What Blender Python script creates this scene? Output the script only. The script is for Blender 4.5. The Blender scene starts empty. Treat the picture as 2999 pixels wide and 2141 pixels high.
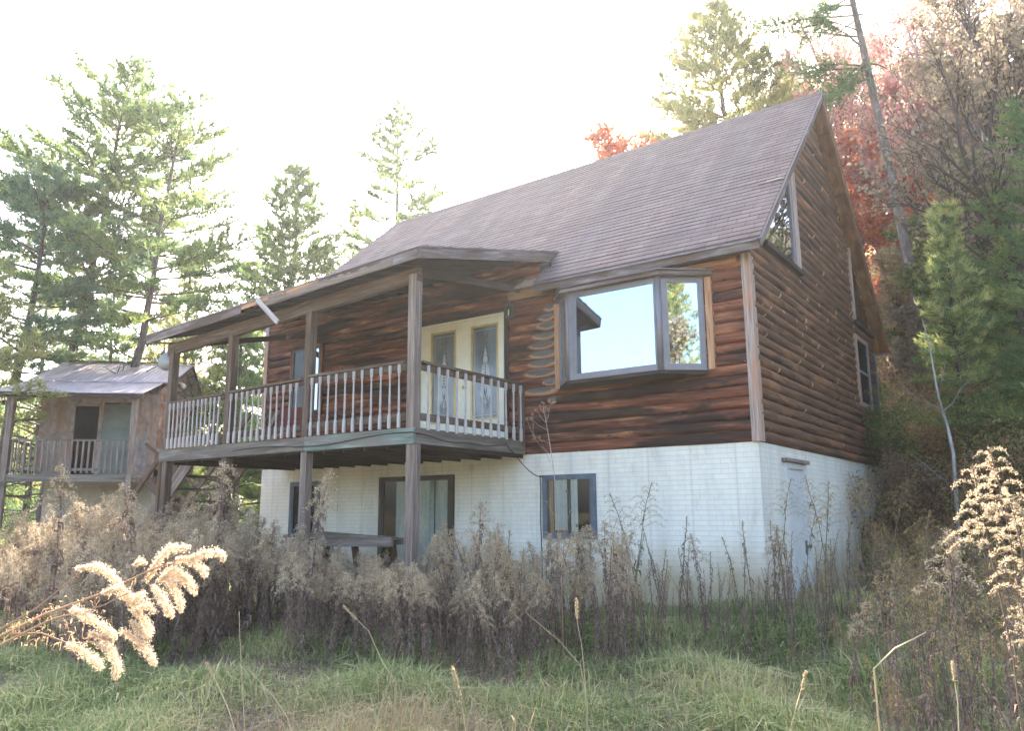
import bpy, math, random
import numpy as np
from mathutils import Vector, Matrix
R_ = math.radians
SC = bpy.context.scene
COL = SC.collection
random.seed(7)

# ------------------------------------------------------------------ tagging
def tag(o, label=None, cat=None, group=None, kind=None):
    if label: o['label'] = label
    if cat: o['category'] = cat
    if group: o['group'] = group
    if kind: o['kind'] = kind
    return o

def empty(name, loc=(0, 0, 0), rz=0.0, scale=1.0):
    o = bpy.data.objects.new(name, None)
    COL.objects.link(o)
    o.location = loc
    o.rotation_euler = (0, 0, rz)
    o.scale = (scale, scale, scale)
    o.empty_display_size = 0.2
    return o

# ------------------------------------------------------------------ mesh builder with metre UVs
class MB:
    def __init__(s):
        s.v = []; s.f = []; s.uv = []; s.sm = []
    def face(s, pts, uvs=None, sm=False):
        i = len(s.v); s.v += [tuple(p) for p in pts]
        s.f.append(list(range(i, i + len(pts)))); s.sm.append(sm)
        if uvs is None:
            a = Vector(pts[0]); b = Vector(pts[1]); n = (b - a).cross(Vector(pts[2]) - a)
            ax = max(range(3), key=lambda k: abs(n[k]))
            k = [(1, 2), (0, 2), (0, 1)][ax]
            uvs = [(p[k[0]], p[k[1]]) for p in pts]
        s.uv.append(uvs)
    def obox(s, c, X, Y, Z):
        """box with centre c and half-vectors X (grain), Y, Z"""
        c = Vector(c); X = Vector(X); Y = Vector(Y); Z = Vector(Z)
        ou, ov = random.random() * 20, random.random() * 20
        lx, ly, lz = X.length, Y.length, Z.length
        P = lambda a, b, d: c + X * a + Y * b + Z * d
        def q(pts, uv): s.face(pts, [(ou + u, ov + w) for u, w in uv])
        q([P(-1,-1,1),P(1,-1,1),P(1,1,1),P(-1,1,1)], [(-lx,-ly),(lx,-ly),(lx,ly),(-lx,ly)])
        q([P(-1,1,-1),P(1,1,-1),P(1,-1,-1),P(-1,-1,-1)], [(-lx,ly+.3),(lx,ly+.3),(lx,-ly+.3),(-lx,-ly+.3)])
        q([P(-1,-1,-1),P(1,-1,-1),P(1,-1,1),P(-1,-1,1)], [(-lx,-lz+.6),(lx,-lz+.6),(lx,lz+.6),(-lx,lz+.6)])
        q([P(1,1,-1),P(-1,1,-1),P(-1,1,1),P(1,1,1)], [(lx,-lz+.9),(-lx,-lz+.9),(-lx,lz+.9),(lx,lz+.9)])
        q([P(1,-1,-1),P(1,1,-1),P(1,1,1),P(1,-1,1)], [(-ly*.2,-lz),(ly*.2,-lz),(ly*.2,lz),(-ly*.2,lz)])
        q([P(-1,1,-1),P(-1,-1,-1),P(-1,-1,1),P(-1,1,1)], [(-ly*.2,-lz),(ly*.2,-lz),(ly*.2,lz),(-ly*.2,lz)])
        return s
    def box(s, x0, x1, y0, y1, z0, z1):
        c = ((x0+x1)/2, (y0+y1)/2, (z0+z1)/2)
        h = [Vector(((x1-x0)/2,0,0)), Vector((0,(y1-y0)/2,0)), Vector((0,0,(z1-z0)/2))]
        l = [a.length for a in h]
        k = l.index(max(l))
        a, b, d = h[k], h[(k+1) % 3], h[(k+2) % 3]
        return s.obox(c, a, b, d)
    def beam(s, p, q, w, h, up=(0, 0, 1)):
        p = Vector(p); q = Vector(q); X = (q - p) / 2
        Y = Vector(up).cross(X).normalized(); Z = X.cross(Y).normalized()
        return s.obox((p + q) / 2, X, Y * w / 2, Z * h / 2)
    def prism(s, poly, d):
        """polygon (list of 3D pts) extruded along vector d"""
        d = Vector(d); a = [Vector(p) for p in poly]; b = [p + d for p in a]
        s.face(a); s.face(b[::-1])
        n = len(a)
        for i in range(n):
            j = (i + 1) % n
            s.face([a[j], a[i], b[i], b[j]])
        return s
    def tube(s, pts, rad, n=6, sm=True, caps=True):
        pts = [Vector(p) for p in pts]
        rings = []; L = 0; Ls = []
        for i, p in enumerate(pts):
            t = (pts[min(i+1, len(pts)-1)] - pts[max(i-1, 0)])
            if t.length < 1e-7: t = Vector((0, 0, 1))
            t.normalize()
            a = t.cross(Vector((0.31, 0.95, 0.07) if abs(t.z) > .9 else (0, 0, 1))).normalized()
            b = t.cross(a)
            r = rad[i] if hasattr(rad, '__len__') else rad
            k = len(s.v)
            s.v += [tuple(p + (a * math.cos(2*math.pi*j/n) + b * math.sin(2*math.pi*j/n)) * r) for j in range(n)]
            rings.append((k, r)); 
            if i: L += (p - pts[i-1]).length
            Ls.append(L)
        for i in range(len(pts)-1):
            k0, r0 = rings[i]; k1, r1 = rings[i+1]
            for j in range(n):
                m = (j+1) % n
                s.f.append([k0+j, k0+m, k1+m, k1+j]); s.sm.append(sm)
                c0 = 2*math.pi*max(r0, .01)/n
                s.uv.append([(Ls[i], j*c0), (Ls[i], (j+1)*c0), (Ls[i+1], (j+1)*c0), (Ls[i+1], j*c0)])
        if caps and n > 2:
            k0 = rings[0][0]; k1 = rings[-1][0]
            s.f.append([k0+j for j in range(n)][::-1]); s.uv.append([(0, 0)]*n); s.sm.append(False)
            s.f.append([k1+j for j in range(n)]); s.uv.append([(0, 0)]*n); s.sm.append(False)
        return s
    def lathe(s, c, prof, n=10, axis=(0, 0, 1)):
        ax = Vector(axis).normalized()
        return s.tube([Vector(c) + ax * h for h, r in prof], [r for h, r in prof], n, True)
    def mesh(s, name):
        me = bpy.data.meshes.new(name)
        me.from_pydata(s.v, [], s.f)
        uvl = me.uv_layers.new(name='UVMap')
        flat = [c for f in s.uv for u in f for c in u]
        uvl.data.foreach_set('uv', flat)
        me.polygons.foreach_set('use_smooth', s.sm)
        me.update()
        return me
    def build(s, name, mat, parent=None, **kw):
        me = s.mesh(name)
        me.materials.append(mat)
        o = bpy.data.objects.new(name, me)
        COL.objects.link(o)
        if parent: o.parent = parent
        tag(o, kw.get('label'), kw.get('cat'), kw.get('group'), kw.get('kind'))
        return o

def soup(name, tris, cols, mat, parent=None, smooth=False):
    """triangle soup (N,3,3) with one scalar tone 0..1 per face"""
    me = soup_mesh(name, tris, cols, mat)
    o = bpy.data.objects.new(name, me)
    COL.objects.link(o)
    if parent: o.parent = parent
    return o

def soup_mesh(name, tris, cols, mat):
    tris = np.asarray(tris, dtype=np.float32); n = len(tris)
    me = bpy.data.meshes.new(name)
    me.vertices.add(n*3); me.loops.add(n*3); me.polygons.add(n)
    me.vertices.foreach_set('co', tris.reshape(-1))
    me.loops.foreach_set('vertex_index', np.arange(n*3, dtype=np.int32))
    me.polygons.foreach_set('loop_start', np.arange(0, n*3, 3, dtype=np.int32))
    me.update(calc_edges=True)
    a = me.attributes.new('tone', 'FLOAT', 'FACE')
    a.data.foreach_set('value', np.asarray(cols, dtype=np.float32))
    me.materials.append(mat)
    return me

# ------------------------------------------------------------------ materials
def newmat(name):
    m = bpy.data.materials.new(name); m.use_nodes = True
    nt = m.node_tree; nt.nodes.clear()
    out = nt.nodes.new('ShaderNodeOutputMaterial')
    return m, nt, out
def N(nt, t, **kw):
    n = nt.nodes.new(t)
    for k, v in kw.items(): setattr(n, k, v)
    return n
def ramp(nt, fac, stops, interp='LINEAR'):
    r = N(nt, 'ShaderNodeValToRGB'); cr = r.color_ramp; cr.interpolation = interp
    while len(cr.elements) < len(stops): cr.elements.new(0.5)
    for e, (p, c) in zip(cr.elements, stops):
        e.position = p; e.color = (*c, 1) if len(c) == 3 else c
    nt.links.new(fac, r.inputs[0]); return r.outputs[0]
def noise(nt, vec, scale, detail=4, rough=.55, dist=0.0):
    n = N(nt, 'ShaderNodeTexNoise'); n.inputs['Scale'].default_value = scale
    n.inputs['Detail'].default_value = detail; n.inputs['Roughness'].default_value = rough
    n.inputs['Distortion'].default_value = dist
    if vec: nt.links.new(vec, n.inputs['Vector'])
    return n.outputs['Fac']
def mapv(nt, vec, sc, loc=(0, 0, 0)):
    m = N(nt, 'ShaderNodeMapping'); m.inputs['Scale'].default_value = sc; m.inputs['Location'].default_value = loc
    nt.links.new(vec, m.inputs['Vector']); return m.outputs[0]
def mix(nt, fac, a, b, mode='MIX'):
    m = N(nt, 'ShaderNodeMix', data_type='RGBA', blend_type=mode)
    for s, v in ((m.inputs[0], fac), (m.inputs[6], a), (m.inputs[7], b)):
        if isinstance(v, (int, float)): s.default_value = v
        elif isinstance(v, tuple): s.default_value = (*v, 1)
        else: nt.links.new(v, s)
    return m.outputs[2]
def math_(nt, op, a, b=0.0):
    m = N(nt, 'ShaderNodeMath', operation=op)
    for s, v in ((m.inputs[0], a), (m.inputs[1], b)):
        if isinstance(v, (int, float)): s.default_value = v
        else: nt.links.new(v, s)
    return m.outputs[0]
def bump(nt, h, st=.3, d=.01):
    b = N(nt, 'ShaderNodeBump'); b.inputs['Strength'].default_value = st; b.inputs['Distance'].default_value = d
    nt.links.new(h, b.inputs['Height']); return b.outputs[0]
def bsdf(nt, out, col, rough=.8, nrm=None, metal=0.0, spec=.3, sheen=0.0):
    p = N(nt, 'ShaderNodeBsdfPrincipled')
    if isinstance(col, tuple): p.inputs['Base Color'].default_value = (*col, 1)
    else: nt.links.new(col, p.inputs['Base Color'])
    if isinstance(rough, (int, float)): p.inputs['Roughness'].default_value = rough
    else: nt.links.new(rough, p.inputs['Roughness'])
    p.inputs['Metallic'].default_value = metal
    p.inputs['Specular IOR Level'].default_value = spec
    if nrm: nt.links.new(nrm, p.inputs['Normal'])
    if out: nt.links.new(p.outputs[0], out.inputs[0])
    return p
def uvn(nt): return N(nt, 'ShaderNodeTexCoord').outputs['UV']
def objn(nt): return N(nt, 'ShaderNodeTexCoord').outputs['Object']

def wood(name, dark, mid, light, patch=None, pamt=.5, su=1.6, sv=26, rough=.85, bst=.5, dirt=(.05,.045,.04)):
    m, nt, out = newmat(name); uv = uvn(nt)
    g = noise(nt, mapv(nt, uv, (su, sv, 1)), 1.0, 6, .6, .6)
    c = ramp(nt, g, [(.28, dark), (.5, mid), (.72, light)])
    if patch:
        pz = noise(nt, mapv(nt, uv, (.9, 5, 1), (3, 1, 0)), 1.0, 4, .6)
        c = mix(nt, ramp(nt, pz, [(.5 - .1*pamt, (0,0,0)), (.68 - .1*pamt, (1,1,1))]), c, patch)
    cr = noise(nt, mapv(nt, uv, (1.2, 70, 1), (7, 3, 0)), 1.0, 3, .5, .3)
    c = mix(nt, ramp(nt, cr, [(.3, (.75,.75,.75)), (.4, (0,0,0))]), c, dirt)
    bsdf(nt, out, c, rough, bump(nt, math_(nt, 'ADD', g, math_(nt, 'MULTIPLY', cr, .6)), bst, .01))
    return m

M = {}
M['grey_wood'] = wood('weathered grey wood', (.105,.072,.058), (.20,.15,.125), (.32,.26,.225))
M['post_wood'] = wood('weathered brown post wood', (.055,.034,.024), (.12,.080,.060), (.21,.16,.13), (.10,.055,.03), .4)
M['fascia_wood'] = wood('peeling fascia wood', (.075,.052,.048), (.18,.14,.135), (.36,.32,.32), (.10,.065,.05), .7, su=1.0, sv=10)
M['green_wood'] = wood('algae stained rim wood', (.08,.10,.085), (.17,.21,.18), (.30,.33,.30), (.19,.16,.135), .25, su=1.2, sv=16)
M['rim_wood'] = wood('weathered rim wood', (.075,.063,.048), (.165,.14,.115), (.28,.25,.22), (.13,.10,.085), .4, su=1.2, sv=16)
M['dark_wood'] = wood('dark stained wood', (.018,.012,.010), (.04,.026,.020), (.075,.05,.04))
M['trim_wood'] = wood('bare orange trim wood', (.22,.10,.05), (.42,.22,.12), (.58,.36,.22))
M['corner_wood'] = wood('weathered corner board wood', (.17,.12,.10), (.36,.28,.24), (.50,.45,.43), (.42,.22,.14), .35)
M['soffit'] = wood('brown plywood soffit', (.12,.05,.024), (.24,.11,.05), (.34,.18,.095), su=2.5, sv=7)
M['bal_wood'] = wood('pale weathered baluster wood', (.30,.25,.235), (.44,.385,.365), (.57,.52,.50))
M['shed_ply'] = wood('weathered shed plywood', (.13,.10,.09), (.26,.21,.19), (.38,.34,.32), (.30,.16,.10), .3, su=4, sv=5)
M['shed_red'] = wood('reddish shed boards', (.10,.045,.03), (.20,.095,.06), (.30,.19,.14), (.26,.22,.21), .4, su=3, sv=6)
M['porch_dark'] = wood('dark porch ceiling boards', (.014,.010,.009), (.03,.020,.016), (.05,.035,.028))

def log_mat(name, cols, patch, pst, black, blk_rng, flecks):
    m, nt, out = newmat(name); uv = uvn(nt)
    g = noise(nt, mapv(nt, uv, (1.1, 22, 1)), 1.0, 7, .62, .8)
    c = ramp(nt, g, [(.25, cols[0]), (.48, cols[1]), (.72, cols[2])])
    pz = noise(nt, mapv(nt, uv, (.75, 3.4, 1), (11, 2, 0)), 1.0, 5, .6, .5)
    c = mix(nt, ramp(nt, pz, [(pst, (0,0,0)), (pst + .14, (1,1,1))]), c, ramp(nt, g, [(.3, tuple(x*.6 for x in patch)), (.7, patch)]))
    bz = noise(nt, mapv(nt, uv, (.55, 4.5, 1), (1, 8, 0)), 1.0, 5, .6, .4)
    c = mix(nt, ramp(nt, bz, [(blk_rng[0], (0,0,0)), (blk_rng[1], (.88,.88,.88))]), c, black)
    at = N(nt, 'ShaderNodeAttribute', attribute_name='bare').outputs['Fac']
    c = mix(nt, at, c, ramp(nt, g, [(.3, (.30,.14,.075)), (.7, (.50,.29,.18))]))
    at2 = N(nt, 'ShaderNodeAttribute', attribute_name='grain').outputs['Fac']
    c = mix(nt, at2, c, ramp(nt, g, [(.3, (.06,.052,.048)), (.7, (.16,.145,.135))]))
    if flecks:
        v = N(nt, 'ShaderNodeTexVoronoi'); v.inputs['Scale'].default_value = 1.0
        nt.links.new(mapv(nt, uv, (3.6, 2.9, 1)), v.inputs['Vector'])
        nt2 = noise(nt, mapv(nt, uv, (14, 9, 1)), 1.0, 2)
        f = math_(nt, 'SUBTRACT', v.outputs['Distance'], math_(nt, 'MULTIPLY', nt2, .14))
        c = mix(nt, ramp(nt, f, [(.02, (.9,.9,.9)), (.085, (0,0,0))]), c, (.50,.30,.19))
    v3 = N(nt, 'ShaderNodeTexVoronoi'); v3.inputs['Scale'].default_value = 1.0
    nt.links.new(mapv(nt, uv, (2.3, 6.9, 1), (4.2, 1.6, 0)), v3.inputs['Vector'])
    c = mix(nt, ramp(nt, v3.outputs['Distance'], [(.05, (.8,.8,.8)), (.11, (0,0,0))]), c, (.035,.016,.010))
    # pale nail heads
    v2 = N(nt, 'ShaderNodeTexVoronoi'); v2.inputs['Scale'].default_value = 1.0
    nt.links.new(mapv(nt, uv, (2.4, 6.87, 1), (.3, .2, 0)), v2.inputs['Vector'])
    c = mix(nt, ramp(nt, v2.outputs['Distance'], [(.020, (.7,.7,.7)), (.038, (0,0,0))]), c, (.62,.58,.55))
    bsdf(nt, out, c, .78, bump(nt, g, .5, .01), spec=.35)
    return m
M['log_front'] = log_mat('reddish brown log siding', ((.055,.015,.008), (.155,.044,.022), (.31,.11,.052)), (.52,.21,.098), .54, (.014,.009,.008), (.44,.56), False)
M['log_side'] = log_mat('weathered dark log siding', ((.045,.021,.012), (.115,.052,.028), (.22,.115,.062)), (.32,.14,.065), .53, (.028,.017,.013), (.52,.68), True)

# roof shingles
m, nt, out = newmat('brown asphalt shingles'); uv = uvn(nt)
br = N(nt, 'ShaderNodeTexBrick'); br.offset = .5
for k, v in (('Scale', 1.0), ('Brick Width', .30), ('Row Height', .142), ('Mortar Size', .006), ('Mortar Smooth', .2), ('Bias', 0.0)): br.inputs[k].default_value = v
br.inputs['Color1'].default_value = (.115,.070,.064,1); br.inputs['Color2'].default_value = (.165,.112,.110,1); br.inputs['Mortar'].default_value = (.035,.026,.028,1)
nt.links.new(uv, br.inputs['Vector'])
st = noise(nt, mapv(nt, uv, (.85, .10, 1)), 1.0, 5, .65, .3)
c = mix(nt, ramp(nt, st, [(.42, (0,0,0)), (.62, (.6,.6,.6))]), br.outputs['Color'], (.070,.056,.070))
c = mix(nt, ramp(nt, noise(nt, mapv(nt, uv, (2.2, .5, 1), (5, 0, 0)), 1.0, 4), [(.5, (0,0,0)), (.72, (.25,.25,.25))]), c, (.24,.19,.20))
gr = noise(nt, uv, 160, 2)
c = mix(nt, .35, c, ramp(nt, gr, [(.3, (.35,.35,.35)), (.7, (1,1,1))]), 'MULTIPLY')
h = math_(nt, 'ADD', math_(nt, 'MULTIPLY', br.outputs['Fac'], -1.0), math_(nt, 'MULTIPLY', gr, .15))
bsdf(nt, out, c, .82, bump(nt, h, .55, .006), spec=.35)
M['shingle'] = m

# painted brick-form basement
m, nt, out = newmat('white painted brick basement'); uv = uvn(nt)
br = N(nt, 'ShaderNodeTexBrick'); br.offset = .5
for k, v in (('Scale', 1.0), ('Brick Width', .205), ('Row Height', .0665), ('Mortar Size', .0045), ('Mortar Smooth', .35)): br.inputs[k].default_value = v
br.inputs['Color1'].default_value = (.82,.775,.675,1); br.inputs['Color2'].default_value = (.78,.735,.645,1); br.inputs['Mortar'].default_value = (.69,.665,.60,1)
nt.links.new(uv, br.inputs['Vector'])
c = mix(nt, ramp(nt, noise(nt, mapv(nt, uv, (1.7, .35, 1)), 1.0, 6, .7), [(.45, (0,0,0)), (.7, (.5,.5,.5))]), br.outputs['Color'], (.44,.43,.40))
c = mix(nt, ramp(nt, noise(nt, mapv(nt, uv, (5, 2.4, 1), (2, 2, 0)), 1.0, 5, .6), [(.55, (0,0,0)), (.75, (.55,.55,.55))]), c, (.54,.47,.36))
# rising damp: a real stain low on the wall (v is height)
sx = N(nt, 'ShaderNodeSeparateXYZ'); nt.links.new(uv, sx.inputs[0])
dm = math_(nt, 'ADD', sx.outputs[1], math_(nt, 'MULTIPLY', noise(nt, uv, 1.3, 4), .9))
c = mix(nt, ramp(nt, math_(nt, 'ADD', math_(nt, 'MULTIPLY', dm, -1.0), -.80), [(.0, (0,0,0)), (.6, (.85,.85,.85))]), c, (.42,.33,.19))
hv = math_(nt, 'FRACT', math_(nt, 'MULTIPLY', math_(nt, 'ADD', sx.outputs[1], 13.3), 1/.0665))
c = mix(nt, ramp(nt, hv, [(.0, (.50,.50,.50)), (.10, (.0,.0,.0))]), c, (.42,.42,.45))
# form-panel seams every 0.61 m
wv = math_(nt, 'ABSOLUTE', math_(nt, 'SUBTRACT', math_(nt, 'FRACT', math_(nt, 'MULTIPLY', sx.outputs[0], 1/.62)), .5))
c = mix(nt, ramp(nt, wv, [(.0, (.45,.45,.45)), (.012, (.14,.14,.14)), (.06, (0,0,0))]), c, (.40,.38,.36))
bsdf(nt, out, c, .7, bump(nt, math_(nt, 'MULTIPLY', br.outputs['Fac'], -1.0), .6, .006), spec=.4)
M['basement'] = m

def plain(name, col, rough=.6, metal=0.0, var=.25, sc=8, spec=.4, bst=.1):
    m, nt, out = newmat(name); ob = objn(nt)
    n = noise(nt, ob, sc, 5, .6)
    c = ramp(nt, n, [(.3, tuple(x*(1-var) for x in col)), (.7, tuple(min(1, x*(1+var*.5)) for x in col))])
    bsdf(nt, out, c, rough, bump(nt, n, bst, .004), metal, spec)
    return m
M['white_paint'] = plain('cream white door paint', (.78,.75,.64), .45, var=.08)
M['brass'] = plain('yellowed brass trim', (.62,.47,.20), .4, 0.3, .2)
M['alu'] = plain('grey aluminium frame', (.20,.185,.205), .4, .2, .12)
M['alu_dark'] = plain('dark bronze frame', (.075,.065,.060), .45, .3, .2)
M['blue_frame'] = plain('dark blue grey frame paint', (.10,.13,.17), .5, 0, .3)
M['brown_frame'] = plain('dark brown frame paint', (.045,.032,.026), .5, 0, .3)
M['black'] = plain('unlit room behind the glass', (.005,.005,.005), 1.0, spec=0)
M['curtain'] = plain('pale curtain cloth', (.56,.56,.50), .9, 0, .15, 14)
M['blind'] = plain('white blind slats', (.70,.72,.74), .6, 0, .05)
M['cable'] = plain('black cable rubber', (.03,.03,.03), .5)
M['iron'] = plain('tarnished lamp metal', (.13,.12,.11), .45, .6, .3)
M['dish'] = plain('light grey dish paint', (.34,.34,.34), .5, 0, .1)
M['flash'] = plain('metal drip edge', (.24,.20,.21), .45, .5, .3)
M['chair_red'] = plain('dull red chair fabric', (.14,.035,.03), .8)
M['mossy'] = plain('old mossy plank', (.20,.17,.12), .9, 0, .5, 6)
M['stone'] = plain('dark fieldstone', (.17,.16,.155), .9, 0, .5, 5, bst=.6)
M['door_white'] = plain('scuffed white door paint', (.62,.61,.60), .55, 0, .2, 3)
M['concrete'] = plain('beige shed block', (.40,.36,.30), .9, 0, .2, 3)

def glass(name, tint, refl, rough=.015, gc=(.93,.96,1,1)):
    m, nt, out = newmat(name)
    t = N(nt, 'ShaderNodeBsdfTransparent'); t.inputs[0].default_value = (*tint, 1)
    g = N(nt, 'ShaderNodeBsdfGlossy'); g.inputs['Roughness'].default_value = rough; g.inputs['Color'].default_value = gc
    ob = objn(nt)
    nt.links.new(bump(nt, noise(nt, ob, 1.2, 1), .05, .02), g.inputs['Normal'])
    x = N(nt, 'ShaderNodeMixShader'); x.inputs[0].default_value = refl
    nt.links.new(t.outputs[0], x.inputs[1]); nt.links.new(g.outputs[0], x.inputs[2]); nt.links.new(x.outputs[0], out.inputs[0])
    return m
M['mirror_glass'] = glass('mirror coated window glass', (.25,.28,.3), .82, gc=(.52,.66,.78,1))
M['glass'] = glass('window glass', (.85,.88,.88), .03)
M['glass_mid'] = glass('tinted window glass', (.55,.58,.6), .34)
m, nt, out = newmat('frosted door glass'); ob = objn(nt)
c = ramp(nt, noise(nt, mapv(nt, ob, (3, 3, 1.2)), 1.0, 4), [(.35, (.10,.12,.15)), (.65, (.20,.24,.29))])
bsdf(nt, out, c, .16, None, spec=.9)
M['frost'] = m
M['frost_clear'] = plain('milky etched glass band', (.42,.47,.52), .35, 0, .1)
M['etch'] = plain('dark etched motif', (.05,.05,.05), .4)

# shed roof metal
m, nt, out = newmat('rusty brown roofing metal'); uv = uvn(nt)
n = noise(nt, mapv(nt, uv, (2.2, .7, 1)), 1.0, 5, .6)
c = ramp(nt, n, [(.3, (.30,.22,.24)), (.55, (.46,.38,.42)), (.75, (.58,.52,.57))])
sx = N(nt, 'ShaderNodeSeparateXYZ'); nt.links.new(uv, sx.inputs[0])
w = math_(nt, 'SINE', math_(nt, 'MULTIPLY', sx.outputs[0], 2*math.pi/.15))
bsdf(nt, out, c, .45, bump(nt, w, .6, .012), .25, .5)
M['shed_roof'] = m

def foliage(name, c0, c1, c2, trans=.4, rough=.6, c3=None):
    m, nt, out = newmat(name)
    at = N(nt, 'ShaderNodeAttribute', attribute_name='tone').outputs['Fac']
    st = [(0, c0), (.5, c1), (1, c2)]
    if c3: st = [(0, c0), (.4, c1), (.75, c2), (1, c3)]
    c = ramp(nt, at, st)
    d = bsdf(nt, None, c, rough, spec=.25)
    t = N(nt, 'ShaderNodeBsdfTranslucent'); nt.links.new(c, t.inputs[0])
    x = N(nt, 'ShaderNodeMixShader'); x.inputs[0].default_value = trans
    nt.links.new(d.outputs[0], x.inputs[1]); nt.links.new(t.outputs[0], x.inputs[2]); nt.links.new(x.outputs[0], out.inputs[0])
    return m
M['pine'] = foliage('pine needles', (.08,.14,.065), (.18,.26,.10), (.36,.40,.14), .55)
M['pine_blue'] = foliage('blue green pine needles', (.08,.15,.11), (.16,.25,.15), (.30,.36,.17), .55)
M['pine_yellow'] = foliage('yellowing pine needles', (.16,.19,.08), (.32,.33,.12), (.52,.46,.18), .55)
M['pine_young'] = foliage('young pine needles with painted sun tips', (.13,.20,.09), (.26,.34,.13), (.60,.60,.25), .5)  # pale end of the tone range paints sunlight on the branch tips
M['red_leaf'] = foliage('red maple leaves', (.34,.08,.05), (.58,.17,.08), (.70,.32,.14), .5)
M['pink_leaf'] = foliage('faded pink red leaves', (.42,.19,.17), (.60,.30,.26), (.62,.46,.36), .5)
M['tan_leaf'] = foliage('tan and yellow leaves', (.20,.145,.11), (.30,.235,.165), (.37,.32,.19), .5)
M['green_leaf'] = foliage('mixed green leaves', (.07,.11,.045), (.17,.21,.07), (.40,.38,.12), .5)
M['brush'] = foliage('mixed brown brush leaves', (.17,.11,.08), (.37,.24,.15), (.42,.38,.16), .55, c3=(.68,.42,.18))
M['grass'] = foliage('grass blades', (.14,.19,.07), (.31,.36,.14), (.52,.48,.23), .45, c3=(.62,.50,.33))
M['straw'] = foliage('dry straw', (.26,.18,.10), (.42,.32,.19), (.62,.52,.34), .4)
M['weed_leaf'] = foliage('dried weed leaves', (.145,.10,.083), (.29,.205,.168), (.43,.32,.23), .45)
M['weed_green'] = foliage('yellow green weed leaves', (.10,.09,.05), (.20,.20,.07), (.40,.40,.11), .4)
M['plume'] = foliage('tan seed fluff', (.25,.185,.12), (.46,.36,.24), (.72,.61,.44), .45)
M['plume_bright'] = foliage('pale sunlit seed fluff', (.50,.38,.27), (.70,.56,.42), (.85,.74,.60), .45)
M['dry_leaf'] = foliage('curled reddish dry leaves', (.28,.16,.10), (.42,.26,.16), (.55,.38,.24), .4)
M['plume_gold'] = foliage('golden brown seed heads', (.24,.16,.06), (.42,.30,.11), (.55,.44,.22), .45)
M['seed'] = plain('dry brown seed heads', (.20,.14,.11), .9, 0, .4, 40)
M['red_stem'] = wood('reddish tan stem', (.26,.15,.10), (.40,.26,.18), (.52,.37,.27))
M['stem'] = wood('dry brown stem', (.09,.055,.04), (.18,.12,.09), (.30,.22,.17))
M['bark'] = wood('grey brown bark', (.07,.055,.045), (.17,.135,.115), (.30,.26,.23), su=3, sv=9)
M['bark_pale'] = wood('pale grey bark', (.17,.15,.14), (.32,.29,.27), (.48,.46,.44), su=3, sv=9)
M['bark_dark'] = wood('dark pine bark', (.05,.035,.03), (.11,.08,.07), (.19,.15,.13), su=3, sv=9)

m, nt, out = newmat('ground litter and turf'); ob = objn(nt)
n1 = noise(nt, ob, .35, 6, .65); n2 = noise(nt, ob, 9, 6, .7)
c = ramp(nt, n1, [(.35, (.12,.15,.065)), (.5, (.19,.175,.095)), (.65, (.26,.19,.12))])
c = mix(nt, .6, c, ramp(nt, n2, [(.3, (.3,.3,.3)), (.7, (1.2,1.15,1.0))]), 'MULTIPLY')
bsdf(nt, out, c, .95, bump(nt, n2, .8, .05))
M['ground'] = m

# ------------------------------------------------------------------ camera (solved from the photograph)
CAM = np.array([3.16655, -9.95416, -.8713])
F_PX, YAW, PITCH, ROLL = 2281.87, R_(35.1454), R_(10.6676), R_(-.408)
fwd = np.array([-math.sin(YAW)*math.cos(PITCH), math.cos(YAW)*math.cos(PITCH), math.sin(PITCH)])
rt0 = np.array([math.cos(YAW), math.sin(YAW), 0]); up0 = np.cross(rt0, fwd)
rt = math.cos(ROLL)*rt0 + math.sin(ROLL)*up0; up = -math.sin(ROLL)*rt0 + math.cos(ROLL)*up0
cam = bpy.data.cameras.new('camera'); co = bpy.data.objects.new('camera', cam); COL.objects.link(co)
cam.sensor_width = 36; cam.lens = F_PX*36/2999; cam.clip_end = 2000; cam.clip_start = .05
mw = Matrix(((rt[0], up[0], -fwd[0], CAM[0]), (rt[1], up[1], -fwd[1], CAM[1]), (rt[2], up[2], -fwd[2], CAM[2]), (0, 0, 0, 1)))
co.matrix_world = mw
SC.camera = co

def ray(px, py):
    return fwd + rt*(px-1499.5)/F_PX - up*(py-1070.5)/F_PX
def bear(px, dist, py=1300):
    """ground-plan point at a bearing and horizontal distance from the viewpoint"""
    d = ray(px, py); h = math.hypot(d[0], d[1])
    return CAM[0]+d[0]/h*dist, CAM[1]+d[1]/h*dist
def elev(px, py, dist):
    d = ray(px, py); return CAM[2] + d[2]/math.hypot(d[0], d[1])*dist

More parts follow.
